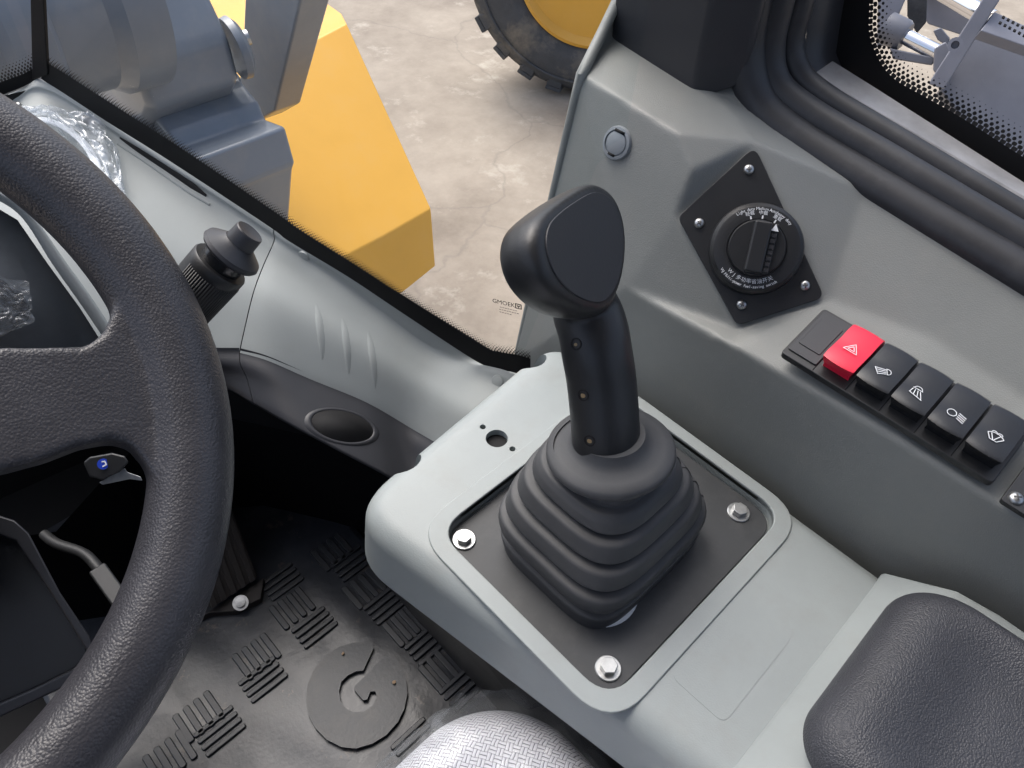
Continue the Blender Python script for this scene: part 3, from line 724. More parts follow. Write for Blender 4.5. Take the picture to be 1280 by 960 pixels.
# bellows
bc0, bc1 = Vector((.2515, .1395)), Vector((.2535, .1500))
prof = []   # (scale, z)
steps = [(1.00, .000), (1.01, .007), (.998, .0140), (.895, .0168), (.90, .0185), (.972, .0208), (.965, .0275), (.945, .0330), (.83, .0353), (.835, .0370), (.905, .0390), (.890, .0445), (.865, .0500), (.745, .0520), (.75, .0535), (.815, .0553), (.79, .0610), (.76, .0660), (.635, .0675), (.64, .069), (.70, .0708), (.67, .0765), (.625, .0805), (.54, .0815), (.545, .084), (.53, .0905)]
segn = 96; rows = []
ring_pts = []
HX, HY = .0685, .0570
dense = []
for (a, b), (c, d) in zip(steps[:-1], steps[1:]):
    for q in range(3): dense.append((a+(c-a)*q/3, b+(d-b)*q/3))
dense.append(steps[-1])
dense = [(a_*(.885+.115*smooth_step(0, .034, b_)), b_) for a_, b_ in dense]
for s, z in dense:
    t = z/.0905; c = bc0.lerp(bc1, t); ex = 5.0*(1-t)+2.7*t
    hx = HX*s*(1-t)+ .0335*s/.55*t; hy = HY*s*(1-t)+.0335*s/.55*t
    row = []
    for k in range(segn):
        a = 2*math.pi*k/segn; ca, sa = math.cos(a), math.sin(a)
        r = (abs(ca)**ex+abs(sa)**ex)**(-1/ex)
        row.append(Vector((c.x+hx*r*ca, c.y+hy*r*sa, zt+z+.0006*noise.noise(Vector((ca*2, sa*2, z*60))))))
    rows.append(row)
v = [p for r in rows for p in r]
f = [[i*segn+k, i*segn+(k+1) % segn, (i+1)*segn+(k+1) % segn, (i+1)*segn+k] for i in range(len(rows)-1) for k in range(segn)]
mesh('boot', v, f, M_rubber, gl, True, sub=1)
# moulding seam along the boot's rear right corner
a = math.radians(-38); path = []
for s, z in [q for q in dense if q[1] < .079]:
    t = z/.0905; c = bc0.lerp(bc1, t); ex = 5.0*(1-t)+2.7*t; ca, sa = math.cos(a), math.sin(a)
    r = (abs(ca)**ex+abs(sa)**ex)**(-1/ex); hx = HX*s*(1-t)+.0335*s/.55*t; hy = HY*s*(1-t)+.0335*s/.55*t
    path.append((c.x+hx*r*ca, c.y+hy*r*sa, zt+z))
tube('boot_seam', path, .0004, M_hole, gl, 6)
# white gap under the boot
lathe('boot_base_edge', [(.0001, 0), (.0262, 0), (.0262, .0008), (.0001, .0008)], (.2200, .1132, zt), (0, 0, 1), M_white, gl, 48)
# collar
cc = Vector((.2530, .149, zt+.0905)); cax = Vector((0, .18, 1)).normalized()
lathe('collar', [(.0001, -.006), (.034, -.006), (.0385, -.0045), (.0402, -.0015), (.0400, .0010), (.0385, .0028), (.033, .0046), (.027, .0058), (.023, .009), (.021, .014), (.0001, .014)], cc, cax, M_rubber, gl, 64, 60)
# grip and head: one moulding
path = [(.2495, .149, .076), at(757, 540, z=.095), at(752, 478, z=.122), at(746, 440, z=.138), at(740, 408, z=.148), at(724, 365, z=.156), at(714, 340, z=.164)]
gr = tube('grip', spline(path, 6), [.0212 if i < 26 else .0212-.0005*(i-26) for i in range(37)], M_blackpl, gl, 28, (1.0, .95))
nf = Vector((.35, -.75, .56)).normalized(); f0 = at(727, 310, z=.2025)
fo = [(684, 268), (712, 246), (744, 231), (768, 245), (781, 278), (783, 318), (776, 356), (760, 384), (738, 388), (708, 374), (684, 346), (673, 312), (674, 286)]
fp = spline([at(a, b, n=nf, p=f0) for a, b in fo], 5, True)
cen = sum(fp, Vector())/len(fp); fp = [cen+(p-cen)*1.05 for p in fp]
rings = []
for (s, dd) in ((.70, .0012), (.93, 0), (1.0, -.004), (1.01, -.010), (.985, -.018), (.92, -.025), (.79, -.030), (.55, -.0325)):
    rings.append([cen+(p-cen)*s+nf*dd for p in fp])
n = len(fp); v = [p for r in rings for p in r]
f = [[i*n+k, i*n+(k+1) % n, (i+1)*n+(k+1) % n, (i+1)*n+k] for i in range(len(rings)-1) for k in range(n)]+[list(range(n))[::-1], [(len(rings)-1)*n+k for k in range(n)]]
hd = mesh('head_tmp', v, f, M_blackpl)
bm = bmesh.new(); bm.from_mesh(hd.data); bpy.data.objects.remove(hd)
gme = gr.data; bm.from_mesh(gme); bmesh.ops.recalc_face_normals(bm, faces=bm.faces); bm.to_mesh(gme); bm.free()
remesh(gr, .0012, 22, .5)
# flat emblem pad on the head
ep = [cen+(p-cen)*.83+nf*.0014 for p in fp]
prism('head_pad', ep, nf*-.0022, M_darkpl, gr, (.0005, 2))
# split line and screw pockets
for (a, b) in ((720, 430), (729, 494), (737, 551)):
    c = at(a, b, d=1.0); r = (c-CAM).normalized()
    # find the grip surface along the view ray
    dg = bpy.context.evaluated_depsgraph_get(); dg.update()
    M_i = gr.matrix_world.inverted(); off = gr.parent.location+gr.location
    hit, loc, nor, _ = gr.ray_cast(CAM-off, r)
    if hit:
        P = loc+off
        lathe('screw_pocket', [(.0001, -.002), (.0036, -.002), (.0036, .0003), (.0028, .0003), (.0026, -.0009), (.0001, -.0009)], P, nor, M_hole, gr, 20)
        lathe('screw', [(.0001, -.001), (.0019, -.001), (.0016, .0003), (.0001, .0005)], P+nor*-.0002+Vector((0, 0, -.0004)), nor, M_tan, gr, 14)

# ================================================================== WINDSCREEN
S0, S1 = at(645, 464, z=-.11), at(62, 103, z=.06)
PN = (S1-S0).cross(Vector((.03, 0, 1))).normalized()
if PN.x > 0: PN = -PN                                     # towards the driver
def pane(px, py, h=0): return at(px, py, n=PN, p=S0+PN*h)
ws = thing('windscreen', 'curved corner windscreen glass with black printed border above the dashboard', 'windscreen', (S0+S1)/2)
sill_px = [(700, 478), (672, 474), (645, 464), (618, 458), (592, 447), (511, 394), (436, 344), (363, 300), (337, 281), (219, 203), (125, 144), (62, 103), (52, 96)]
band_px = [(700, 455), (672, 453), (645, 446), (622, 442), (600, 434), (520, 384), (447, 336), (374, 290), (349, 272), (232, 192), (137, 131), (70, 88), (58, 82)]
bs = spline([pane(a-1, b+2, .005) for a, b in sill_px], 6); bt = spline([pane(a+1, b-2.5, .005) for a, b in band_px], 6)
grid('printed_border', [bs, bt], M_frit, ws)
be = []
for i, p in enumerate(bt):
    t = (bt[min(i+1, len(bt)-1)]-bt[max(i-1, 0)]).normalized(); nn = PN.cross(t).normalized()
    if nn.z < 0: nn = -nn
    be.append(p+nn*.0125)
uu = [0]
for a, b in zip(bt[:-1], bt[1:]): uu.append(uu[-1]+(b-a).length)
grid('dot_fringe', [bt, be], M_frit_front, ws, uvs=[(u, 0) for u in uu]+[(u, .0125) for u in uu])
UPV = Vector((.03, 0, 1))
ptop = 1.05
mesh('pane', [S0+(S0-S1)*.12-UPV*.03, S1-UPV*.03, S1+UPV*ptop, S0+(S0-S1)*.12+UPV*ptop], [[0, 1, 2, 3]], M_glass, ws)
# pane joint and centre pane
j0, j1 = pane(54, 98, .003), pane(51, -160, .003)
jv = (j1-j0)
prism('pane_joint', [pane(44, 98, .003), pane(63, 92, .003), pane(58, -10, .003), pane(59, -200, .003), pane(42, -200, .003), pane(42, 0, .003)], PN*.004, M_frit, ws, (.001, 2))
CP = at(45, 97, n=PN, p=S0); CL = CP+Vector((-.75, .06, .0))
mesh('pane', [CP-UPV*.03, CL-UPV*.03, CL+Vector((0, 0, ptop)), CP+UPV*ptop], [[0, 1, 2, 3]], M_glass, ws)
CNn = (CL-CP).cross(Vector((0, 0, 1))).normalized()
if CNn.y > 0: CNn = -CNn
def cp(px, py, h=.002): return at(px, py, n=CNn, p=CP+CNn*h)
bs = [cp(50, 97), cp(30, 108), cp(-20, 128)]; bt = [cp(48, 82), cp(30, 92), cp(-20, 110)]
grid('printed_border', [bs, bt], M_frit, ws)
be = [p+Vector((0, 0, .017)) for p in bt]
uu = [0]
for a, b in zip(bt[:-1], bt[1:]): uu.append(uu[-1]+(b-a).length)
grid('dot_fringe', [bt, be], M_frit_front, ws, uvs=[(u, 0) for u in uu]+[(u, .0125) for u in uu])
# maker's mark printed on the glass
sx = (pane(655, 388, .001)-pane(617, 379, .001)); sl = sx.length; sx.normalize(); sy = PN.cross(sx).normalized()
if sy.z < 0: sy = -sy
kk = sl/38
text('maker_mark', 'GMOEK', 8.2*kk, pane(629.5, 379, .0015), sx, sy, M_blackgl, ws, .00005)
c = pane(648, 383, .0015)
strokes('maker_emblem', [[(-3.4*kk, -3*kk), (3.4*kk, -3*kk), (3.4*kk, 3*kk), (-3.4*kk, 3*kk), (-3.4*kk, -3*kk)], [(-1.5*kk, 1*kk), (0, -1.2*kk), (1.5*kk, 1*kk)]], 1.2*kk, c, sx, sy, M_blackgl, ws, .0001)
for i, (a, b, ln) in enumerate(((637, 386.5, 24), (637, 389.5, 26), (634, 392, 19))):
    strokes('maker_small_print', [[((-ln/2+q)*kk, 0), ((-ln/2+q+w)*kk, 0)] for q, w in [(k*3.2, 1.9) for k in range(int(ln/3.2))]], .7*kk, pane(a, b, .0015), sx, sy, M_darkpl, ws, .00005)

# ================================================================== DASHBOARD
dash = thing('dashboard', 'light grey plastic dashboard with dark underside below the windscreen corner', 'dashboard', (.2, .7, -.15))
ST = [  # sill, ridge, low, bottom pixel ; drop ridge, drop low, drop bottom
 ((668, 476), (640, 490), (610, 600), (600, 690)),
 ((645, 465), (600, 470), (575, 572), (560, 650)),
 ((592, 448), (545, 440), (515, 536), (520, 618)),
 ((511, 395), (478, 392), (458, 503), (480, 594)),
 ((436, 345), (418, 350), (388, 474), (425, 565)),
 ((363, 300), (360, 314), (335, 451), (365, 533)),
 ((344, 288), (343, 302), (300, 441), (318, 506)),
 ((265, 234), (262, 250), (236, 440), (262, 478)),
 ((160, 166), (156, 184), (130, 436), (170, 470)),
 ((62, 103), (58, 124), (30, 420), (60, 460)),
 ((30, 112), (10, 140), (-80, 420), (-50, 460)),
 ((-60, 150), (-70, 180), (-180, 430), (-150, 470))]
def dash_cols(cols, n_face=14):
    out = []
    for (s, r, l, b) in cols:
        ps = pane(*s, h=.001) if s[0] > 50 else cp(*s, h=.001)
        zr = ps.z-.010; zl = ps.z-.072 if l[0] > 290 else ps.z-.095
        prr = at(*r, z=zr); pl_ = at(*l, z=zl); pb = at(*b, z=zl-.036)
        out.append((ps, prr, pl_, pb))
    return out
def panel(name, cols, m, sub=8):
    """smooth loft sill-ridge-low through the stations"""
    C = dash_cols(cols); rows = []
    k0 = spline([c[0] for c in C], sub); k1 = spline([c[1] for c in C], sub); k2 = spline([c[2] for c in C], sub)
    for a, b, c in zip(k0, k1, k2):
        row = []; mid = b.lerp(c, .5)+Vector((-.006, -.006, .010))
        ctrl = [a-Vector((0, 0, .03)), a, a.lerp(b, .55)+Vector((0, 0, .004)), b, b.lerp(mid, .5)+Vector((0, 0, .002)), mid, c.lerp(mid, .25)+Vector((0, 0, .001)), c]
        row = spline(ctrl, 5); rows.append(row)
    o = grid(name, rows, m, dash); return o, rows
right_p, RR = panel('corner_panel', ST[:7], M_dash)
left_p, LR = panel('main_panel', [tuple((x-1.2, y-.3) for x, y in ST[6])]+ST[7:], M_dash)
def under(name, cols, m):
    C = dash_cols(cols); k2 = spline([c[2] for c in C], 8); k3 = spline([c[3] for c in C], 8); rows = []
    for c, b in zip(k2, k3):
        ctrl = [c+Vector((.002, .002, .004)), c, c.lerp(b, .12)+Vector((-.004, -.004, -.002)), c.lerp(b, .5), b, b+Vector((.015, .03, .004)), b+Vector((.03, .06, .0))]
        rows.append(spline(ctrl, 4))
    return grid(name, rows, m, dash), rows
un, UR = under('lower_panel', ST[:7], M_darkpl); un2, _ = under('lower_panel', [tuple((x-.8, y-.2) for x, y in ST[6])]+ST[7:], M_darkpl)
def hit_on(o, px, py):
    dg = bpy.context.evaluated_depsgraph_get(); dg.update()
    off = Vector((0, 0, 0)); g_ = o
    while g_: off += g_.location; g_ = g_.parent
    h, loc, nor, _ = o.ray_cast(CAM-off, ray(px, py).normalized())
    if not h: return None
    if nor.dot(ray(px, py)) > 0: nor = -nor
    return loc+off, nor
# firewall behind the footwell
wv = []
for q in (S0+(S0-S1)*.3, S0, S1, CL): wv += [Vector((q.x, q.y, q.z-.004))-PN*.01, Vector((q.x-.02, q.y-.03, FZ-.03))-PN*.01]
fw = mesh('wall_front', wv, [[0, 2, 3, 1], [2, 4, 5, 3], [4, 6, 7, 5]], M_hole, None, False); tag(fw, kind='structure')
kf = [at(a, b, z=FZ+.004) for a, b in ((-40, 800), (150, 770), (212, 690), (262, 640), (330, 634), (400, 650), (478, 672), (520, 692))]
kb = [Vector((p.x*.96-.0, p.y*.98, -.235)) for p in kf]
kp_ = mesh('footwell_shade_sheet', kf+kb, [[i, i+1, 9+i, 8+i] for i in range(7)], M_footwell_shade, dash, True)  # black sheet added under the dash in place of footwell shade
# moulded grip ribs
for (a0, b0, a1, b1) in ((388, 355, 404, 461), (421, 373, 437, 478), (453, 389, 470, 496)):
    pts = []
    for k in range(17):
        t = k/16; bend = 4*t*(1-t)
        h = hit_on(right_p, a0+(a1-a0)*t+bend*5.0, b0+(b1-b0)*t)
        if h: pts.append((h[0]-h[1]*.0012, h[1], t))
    if len(pts) > 4:
        tube('grip_rib', [p for p, _, _ in pts], [.0002+.0050*math.sin(math.pi*t**1.25)**.8 for _, _, t in pts], M_dash, dash, 14, (1, .42), up=pts[0][1])
# air outlet in the dark underside
h = hit_on(un, 427, 533)
if h:
    c, nr = h
    e1_, e2_ = at(467, 541, n=nr, p=c), at(388, 525, n=nr, p=c); mj = (e1_-e2_)/2; vc = (e1_+e2_)/2; mn = nr.cross(mj).normalized()*mj.length*.52
    ell = lambda k, f_, h_: vc+(mj*math.cos(k)+mn*math.sin(k))*f_+nr*h_
    rows = [[ell(2*math.pi*k/48, f_, h_) for f_, h_ in ((1.20, -.001), (1.12, .0012), (1.03, .0017), (.97, .001), (.95, -.001))] for k in range(49)]
    grid('air_outlet', rows, M_darkpl, dash)
    prism('air_outlet_mouth', [ell(2*math.pi*k/48, .97, .0008) for k in range(48)], nr*.0004, M_hole, dash, None)
# trim buttons
for (a, b, t_) in ((380, 320, right_p), (622, 476, right_p)):
    h = hit_on(t_, a, b)
    if h: lathe('trim_button', [(.0001, 0), (.0065, 0), (.006, .0016), (.003, .0022), (.0001, .0022)], h[0]-h[1]*.0004, h[1], M_dash, dash, 24)
for (a, b) in ((22, 133), (107, 149)):
    h = hit_on(left_p, a, b)
    if h: screw(h[0]+h[1]*.001, h[1], .005, dash, name='screw')
# defrost slot
A = [hit_on(left_p, a, b) for a, b in ((150, 172), (180, 191), (210, 212), (240, 233), (258, 245))]
A = [q for q in A if q]
if len(A) > 2:
    cn = A[2][1]
    tube('defrost_slot', [p+n_*.0004 for p, n_ in A], [.001]+[.0042]*(len(A)-2)+[.0015], M_hole, dash, 12, (1, .25), up=cn)
    B = [hit_on(left_p, a, b) for a, b in ((147, 180), (178, 200), (208, 221), (238, 242), (262, 256))]
    B = [q for q in B if q]
    tube('defrost_slot_lip', [p+n_*.0004 for p, n_ in B], .0018, M_dash, dash, 10, (1, .6), up=cn)

# ================================================================== STEERING WHEEL
WC = Vector((-.110, .340, .204)); WT = .66; WU = .09
WN = Vector((math.sin(WU), -math.sin(WT)*math.cos(WU), math.cos(WT)*math.cos(WU))).normalized()
WX = Vector((0, 1, 0)).cross(WN).normalized(); WY = WN.cross(WX).normalized()
def wp(px, py, h=0): return at(px, py, n=WN, p=WC+WN*h)
sw_ = thing('steering_wheel', 'black grained steering wheel rim and spoke filling the left picture edge', 'steering wheel', WC)
RW, RT = .1905, .0208
ring = [WC+(WX*math.cos(2*math.pi*k/140)+WY*math.sin(2*math.pi*k/140))*RW for k in range(140)]
rim = tube('rim', ring, RT, M_leather, sw_, 24, closed=True, up=WN)
bm = bmesh.new(); bm.from_mesh(rim.data)
def add_prism(bm, pts, vec):
    a = [bm.verts.new(p) for p in pts]; b = [bm.verts.new(Vector(p)+Vector(vec)) for p in pts]; n = len(a)
    bm.faces.new(a[::-1]); bm.faces.new(b)
    for i in range(n): bm.faces.new((a[i], a[(i+1) % n], b[(i+1) % n], b[i]))
def poly_h(pxs, h): return [wp(a, b, h) for a, b in pxs]
spk = [(190, 300), (160, 345), (142, 385), (131, 412), (110, 431), (60, 433), (-60, 433), (-300, 440), (-300, 640), (-60, 600), (0, 588), (60, 572), (100, 556), (140, 549), (165, 556), (182, 578), (196, 610), (232, 560), (232, 420), (215, 340)]
add_prism(bm, poly_h(spk, .0105), WN*-.020)
hub = [WC+(WX*math.cos(2*math.pi*k/40)+WY*math.sin(2*math.pi*k/40))*.062-WN*.02 for k in range(40)]
add_prism(bm, hub, WN*.03)
for an in (150, 270):
    d = WX*math.cos(math.radians(an))+WY*math.sin(math.radians(an)); e = WN.cross(d)
    add_prism(bm, [WC+d*.03+e*.03+WN*.008, WC+d*.19+e*.022+WN*.008, WC+d*.19-e*.022+WN*.008, WC+d*.03-e*.03+WN*.008], WN*-.018)
bmesh.ops.recalc_face_normals(bm, faces=bm.faces); bm.to_mesh(rim.data); bm.free()
remesh(rim, .0019, 14, .5)

# column and shroud
colm = thing('steering_column', 'black steering column shroud below the steering wheel', 'steering column', WC-WN*.4)
cb = WC-WN*.05
tube('shroud', spline([WC-WN*.03, WC-WN*.07+Vector((0, 0, -.01)), WC-WN*.16+Vector((0, .02, -.03)), WC-WN*.30+Vector((0, .02, -.08))], 5), [.045]+[.056]*4+[.066]*6+[.072]*5, M_blackpl, colm, 28)
# lower cowl, the dark curved panel at the lower left
cw = [(-60, 640), (20, 668), (62, 730), (95, 790), (112, 815), (95, 835), (40, 862), (-60, 905)]
cwp = [at(a, b, d=.62) for a, b in cw]
cn_ = ray(40, 780).normalized()
prism('lower_cowl', round_poly(cwp, .012, 5), cn_*.10, M_blackpl, colm, (.006, 4), angle=20)
cw2 = [at(a, b, d=.612) for a, b in ((-60, 625), (18, 650), (36, 666), (75, 740), (112, 795), (120, 822), (100, 850), (40, 878), (-60, 925), (-60, 905), (40, 862), (95, 835), (110, 815), (60, 735), (20, 676), (-60, 648))]
prism('cowl_rim', cw2, cn_*.03, M_darkpl, colm, (.002, 2))

# column stalk
stk = thing('column_stalk', 'black ribbed column stalk with flanged twist knob beside the steering wheel', 'stalk', at(275, 345, d=.43))
e0, e1 = at(150, 470, d=.455), at(296, 308, d=.425); ax = (e1-e0).normalized(); Ls = (e1-e0).length
PXS = .425/F_PX
sx_, sy_, _ = frame_of(ax)
prof = [(.0001, 0), (33*PXS, 0), (35*PXS, Ls*.3), (36.5*PXS, Ls-.020), (36.5*PXS, Ls-.0155), (35*PXS, Ls-.0145), (.0001, Ls-.0145)]
lathe('body', prof, e0, ax, M_blackpl, stk, 40)
for k in range(64):
    a = 2*math.pi*k/64; d = sx_*math.cos(a)+sy_*math.sin(a); t_ = ax.cross(d)
    if d.dot((CAM-e1).normalized()) < -.1 or d.dot(ax.cross((CAM-e1).normalized()).normalized())*(1 if ax.cross(CAM-e1).dot(at(330, 360, d=.43)-e1) > 0 else -1) < -.72: continue
    s = e0+ax*(Ls*.35); q = e0+ax*(Ls-.021)
    rr = 36*PXS
    prism('rib', [s+d*(rr-.0006)+t_*.0004, s+d*(rr-.0006)-t_*.0004, q+d*rr-t_*.0004, q+d*rr+t_*.0004], d*.0006, M_blackpl, stk, None)
lathe('neck', [(.0001, Ls-.015), (27*PXS, Ls-.015), (27*PXS, Ls-.006), (.0001, Ls-.006)], e0, ax, M_blackgl, stk, 40)
lathe('flange', [(.0001, Ls-.007), (37*PXS, Ls-.0065), (39*PXS, Ls-.005), (37.5*PXS, Ls-.0028), (30*PXS, Ls-.0005), (22*PXS, Ls+.002), (20*PXS, Ls+.003), (.0001, Ls+.003)], e0, ax, M_darkpl, stk, 48, 30)
lathe('button', [(.0001, Ls+.002), (19*PXS, Ls+.002), (18*PXS, Ls+.0115), (17*PXS, Ls+.0122), (14*PXS, Ls+.0118), (.0001, Ls+.0112)], e0, ax, M_darkpl, stk, 40, 30)
# print on the stalk
w = (CAM-e1).normalized(); side = at(210, 310, d=.43)-at(240, 345, d=.43); side = (side-side.dot(ax)*ax).normalized()
pp2 = e0+ax*(Ls-.046)+(side*.8+(w-w.dot(ax)*ax).normalized()*.6).normalized()*37.2*PXS
nn = (pp2-e0-ax*(Ls-.046)).normalized()
strokes('print', [arc(-.003, 0, .0028, 0, 360, 12, .0013), [(-.009, -.001), (-.006, -.001)], [(-.009, .0002), (-.006, .0002)], [(-.009, .0012), (-.006, .0012)]], .0007, pp2+nn*.0006, ax, nn.cross(ax), M_white, stk, .0002)

# ignition key
key = thing('ignition_key', 'black headed ignition key on a ring seen through the wheel spokes', 'key', at(132, 582, d=.50))
kp = [at(a, b, d=.50) for a, b in ((104, 578), (112, 571), (140, 566), (156, 570), (161, 578), (150, 590), (128, 600), (112, 596))]
vk = (CAM-at(132, 582, d=.5)).normalized()
prism('key_head', round_poly(kp, .002, 4), -vk*.006, M_blackpl, key, (.0015, 3))
prism('key_blade', [at(a, b, d=.503) for a, b in ((124, 603), (156, 585), (159, 590), (176, 596), (178, 601), (162, 599), (128, 606))], -vk*.002, M_steel, key, (.0003, 1))
ec = at(129, 580, d=.499); ex_ = (at(139, 580, d=.499)-ec)/10; ey_ = (at(129, 570, d=.499)-ec)/10
el = ex_.length
M_blue = mat('emblem_blue', (.02, .06, .5), .4)
lathe('key_emblem', [(.0001, 0), (6.8*el, 0), (6.8*el, .0002), (.0001, .0002)], ec, vk, M_blue, key, 24)
strokes('key_emblem_mark', [[(-4*el, -1.4*el), (-1.4*el, -3.4*el), (4*el, -.7*el), (2*el, 3.4*el), (-2*el, 2.8*el), (-4*el, -1.4*el)]], 1.5*el, ec+vk*.0004, ex_, ey_, M_white, key, .0002)

# instrument binnacle behind the wheel
clu = thing('instrument_cluster', 'dark instrument panel with grey surround seen through the upper wheel opening', 'instrument panel', at(40, 380, d=.62))
D0 = .60
vw = (CAM-at(60, 340, d=D0)).normalized()
def cl(px, py, h=0): return at(px, py, n=CNL, p=CPL+CNL*h)
CPL = at(60, 350, d=.60); CNL = (vw*.55+Vector((0, -.75, .45))).normalized()
face = [(-200, 230), (-20, 250), (22, 275), (60, 330), (100, 385), (135, 440), (120, 500), (-200, 500)]
prism('fascia', [cl(a, b, 0) for a, b in face], -CNL*.02, M_fascia, clu, None)
rim_px = [(-60, 225), (-10, 246), (28, 272), (66, 330), (104, 384), (145, 445)]
rim_o = [(-60, 212), (-2, 238), (38, 266), (80, 324), (118, 377), (160, 442)]
ra = [cl(a, b, .001) for a, b in rim_px]; rb = [cl(a, b, .014) for a, b in rim_o]
rows = [[a-CNL*.004, a, a.lerp(b, .25)+CNL*.006, a.lerp(b, .6)+CNL*.007, b, b-CNL*.05] for a, b in zip(spline(ra, 6), spline(rb, 6))]
grid('surround', rows, M_dash, clu)
# gauge pod under film
gpd = [(-40, 345), (0, 348), (28, 368), (38, 386), (34, 400), (12, 414), (-40, 438)]
prism('gauge_pod', round_poly([cl(a, b, 0) for a, b in gpd], .01, 5), CNL*.012, M_blackgl, clu, (.004, 3))

def crumple(name, quadf, nu, nv, amp, freq, m, parent, seed=0, jit=1.3):
    fu, fv = freq; rows = []
    for j in range(nv+1):
        row = []
        for i in range(nu+1):
            u, v_ = i/nu, j/nv; p, nrm = quadf(u, v_)
            w_ = noise.noise(Vector((u*4, v_*3, seed)))*1.2
            d = 1-abs(noise.noise(Vector((u*fu+w_, v_*fv+w_*2, seed))))*2.4; d2 = 1-abs(noise.noise(Vector((u*fu*2.7+w_, v_*fv*1.9-u*fu, seed+7))))*2.2
            jt = Vector((noise.noise(Vector((u*6, v_*6, seed+20))), noise.noise(Vector((u*6, v_*6, seed+30))), noise.noise(Vector((u*6, v_*6, seed+40)))))*amp*jit
            row.append(p+nrm*amp*(d*.65+d2*.35)+jt)
        rows.append(row)
    return grid(name, rows, m, parent)
def bilin(P, nrm):
    def f(u, v):
        a = P[0].lerp(P[1], u); b = P[3].lerp(P[2], u); return a.lerp(b, v), nrm
    return f
pf = crumple('protective_film', bilin([cl(-60, 338, .016), cl(36, 352, .014), cl(42, 402, .013), cl(-60, 446, .015)], CNL), 70, 60, .0045, (2.0, 6), M_film, clu, 0, .5)

# plastic film over the dash top behind the rim
filmt = thing('plastic_film', 'crumpled clear plastic film on the dashboard top behind the steering wheel', 'plastic film', at(110, 200, d=.75))
def arcstrip(pin, pout):
    a = spline(pin, 10); b = spline(pout, 10)
    def f(u, v):
        i = min(int(u*(len(a)-1)), len(a)-2); t = u*(len(a)-1)-i
        p = a[i].lerp(a[i+1], t); q = b[i].lerp(b[i+1], t); return p.lerp(q, v), (Vector((-.2, -.4, .8))).normalized()
    return f
def dsh(px, py, lift):
    h = hit_on(left_p, px, py)
    return (h[0]+h[1]*lift) if h else at(px, py, d=.8)
fi = arcstrip([dsh(a, b, .012) for a, b in ((25, 158), (60, 160), (95, 180), (120, 212), (140, 262), (150, 300))], [dsh(a, b, .004) for a, b in ((30, 144), (75, 143), (118, 158), (148, 190), (156, 240), (158, 300))])
crumple('film_edge', fi, 140, 30, .008, (5, 5), M_film2, filmt, 3)
fi2 = arcstrip([dsh(a, b, .010) for a, b in ((20, 200), (50, 215), (80, 235), (110, 270))], [dsh(a, b, .014) for a, b in ((25, 158), (60, 160), (100, 185), (138, 262))])
crumple('film_sheet', fi2, 90, 40, .009, (3, 6), M_film, filmt, 9)
fi3 = [dsh(a, b, .013) for a, b in ((38, 163), (60, 163), (84, 173), (106, 192), (120, 215), (126, 240))]
tube('film_fold', spline(fi3, 6), [.001]+[.0042]*(len(spline(fi3, 6))-2)+[.001], M_white, filmt, 10, (1, .4))

# ================================================================== PEDALS, FLOOR MAT
acc = thing('accelerator_pedal', 'brown black ribbed accelerator pedal with a bright pivot bolt', 'pedal', at(300, 755, z=FZ))
a0_, a1_, a2_, a3_ = at(262, 762, z=FZ+.03), at(322, 722, z=FZ+.03), at(284, 620, z=FZ+.10), at(225, 660, z=FZ+.10)
pn = (a1_-a0_).cross(a3_-a0_).normalized()
if pn.dot(CAM-a0_) < 0: pn = -pn
M_pedal = mat('pedal_rubber', (.035, .03, .028), .6, bump=[('noise', 150, .2, .001)], var=(20, .3))
prism('tread', round_poly([a0_, a1_, a2_, a3_], .004, 3), -pn*.008, M_pedal, acc, (.002, 2))
for k in range(5):
    t = .1+.2*k; p, q = a0_.lerp(a1_, t), a3_.lerp(a2_, t); w_ = (a1_-a0_)*.06
    prism('rib', [p-w_, p+w_, q+w_, q-w_], pn*.0035, M_pedal, acc, (.001, 2))
prism('heel_bracket', [at(a, b, z=FZ+.02) for a, b in ((248, 772), (330, 722), (326, 748), (292, 764), (262, 766))], (0, 0, -.015), M_pedal, acc, (.002, 2))
bc = at(301, 754, z=FZ+.022)
lathe('pivot_bolt', [(.0001, 0), (.0095, 0), (.0095, .003), (.006, .003), (.006, .007), (.0001, .0075)], bc, (-.1, -.3, 1), M_steel, acc, 24)

brk = thing('brake_pedal', 'bent dark metal pedal arm behind the lower steering wheel rim', 'pedal', at(150, 760, d=.85))
M_arm = mat('pedal_arm', (.035, .036, .038), .5, .2, var=(40, .2))
tube('arm', spline([at(55, 668, d=.70), at(72, 680, d=.69), at(105, 692, d=.68), at(125, 713, d=.67)], 5), .0048, M_arm, brk, 10)
q0, q1 = at(122, 711, d=.67), at(168, 775, d=.65); dd = (q1-q0).normalized(); e = dd.cross(CAM-q0).normalized()
obox('sleeve', (q0+q1)/2, (dd, e, dd.cross(e)), ((q1-q0).length/2, .0075, .005), M_arm, brk, (.002, 2))

fm = thing('floor_mat', 'dirty black rubber floor mat with moulded ribs and a raised letter G', 'floor mat', at(445, 875, z=FZ))
rows = []
nx_, ny_ = 60, 70
for j in range(ny_+1):
    rows.append([Vector((-.14+.39*i/nx_, -.10+.88*j/ny_, FZ+.005+.0012*noise.noise(Vector((i*.18, j*.18, 0))))) for i in range(nx_+1)])
grid('sheet', rows, M_mat, fm, thick=.004)
MZ = FZ+.006
def ml(px, py): return at(px, py, z=MZ)
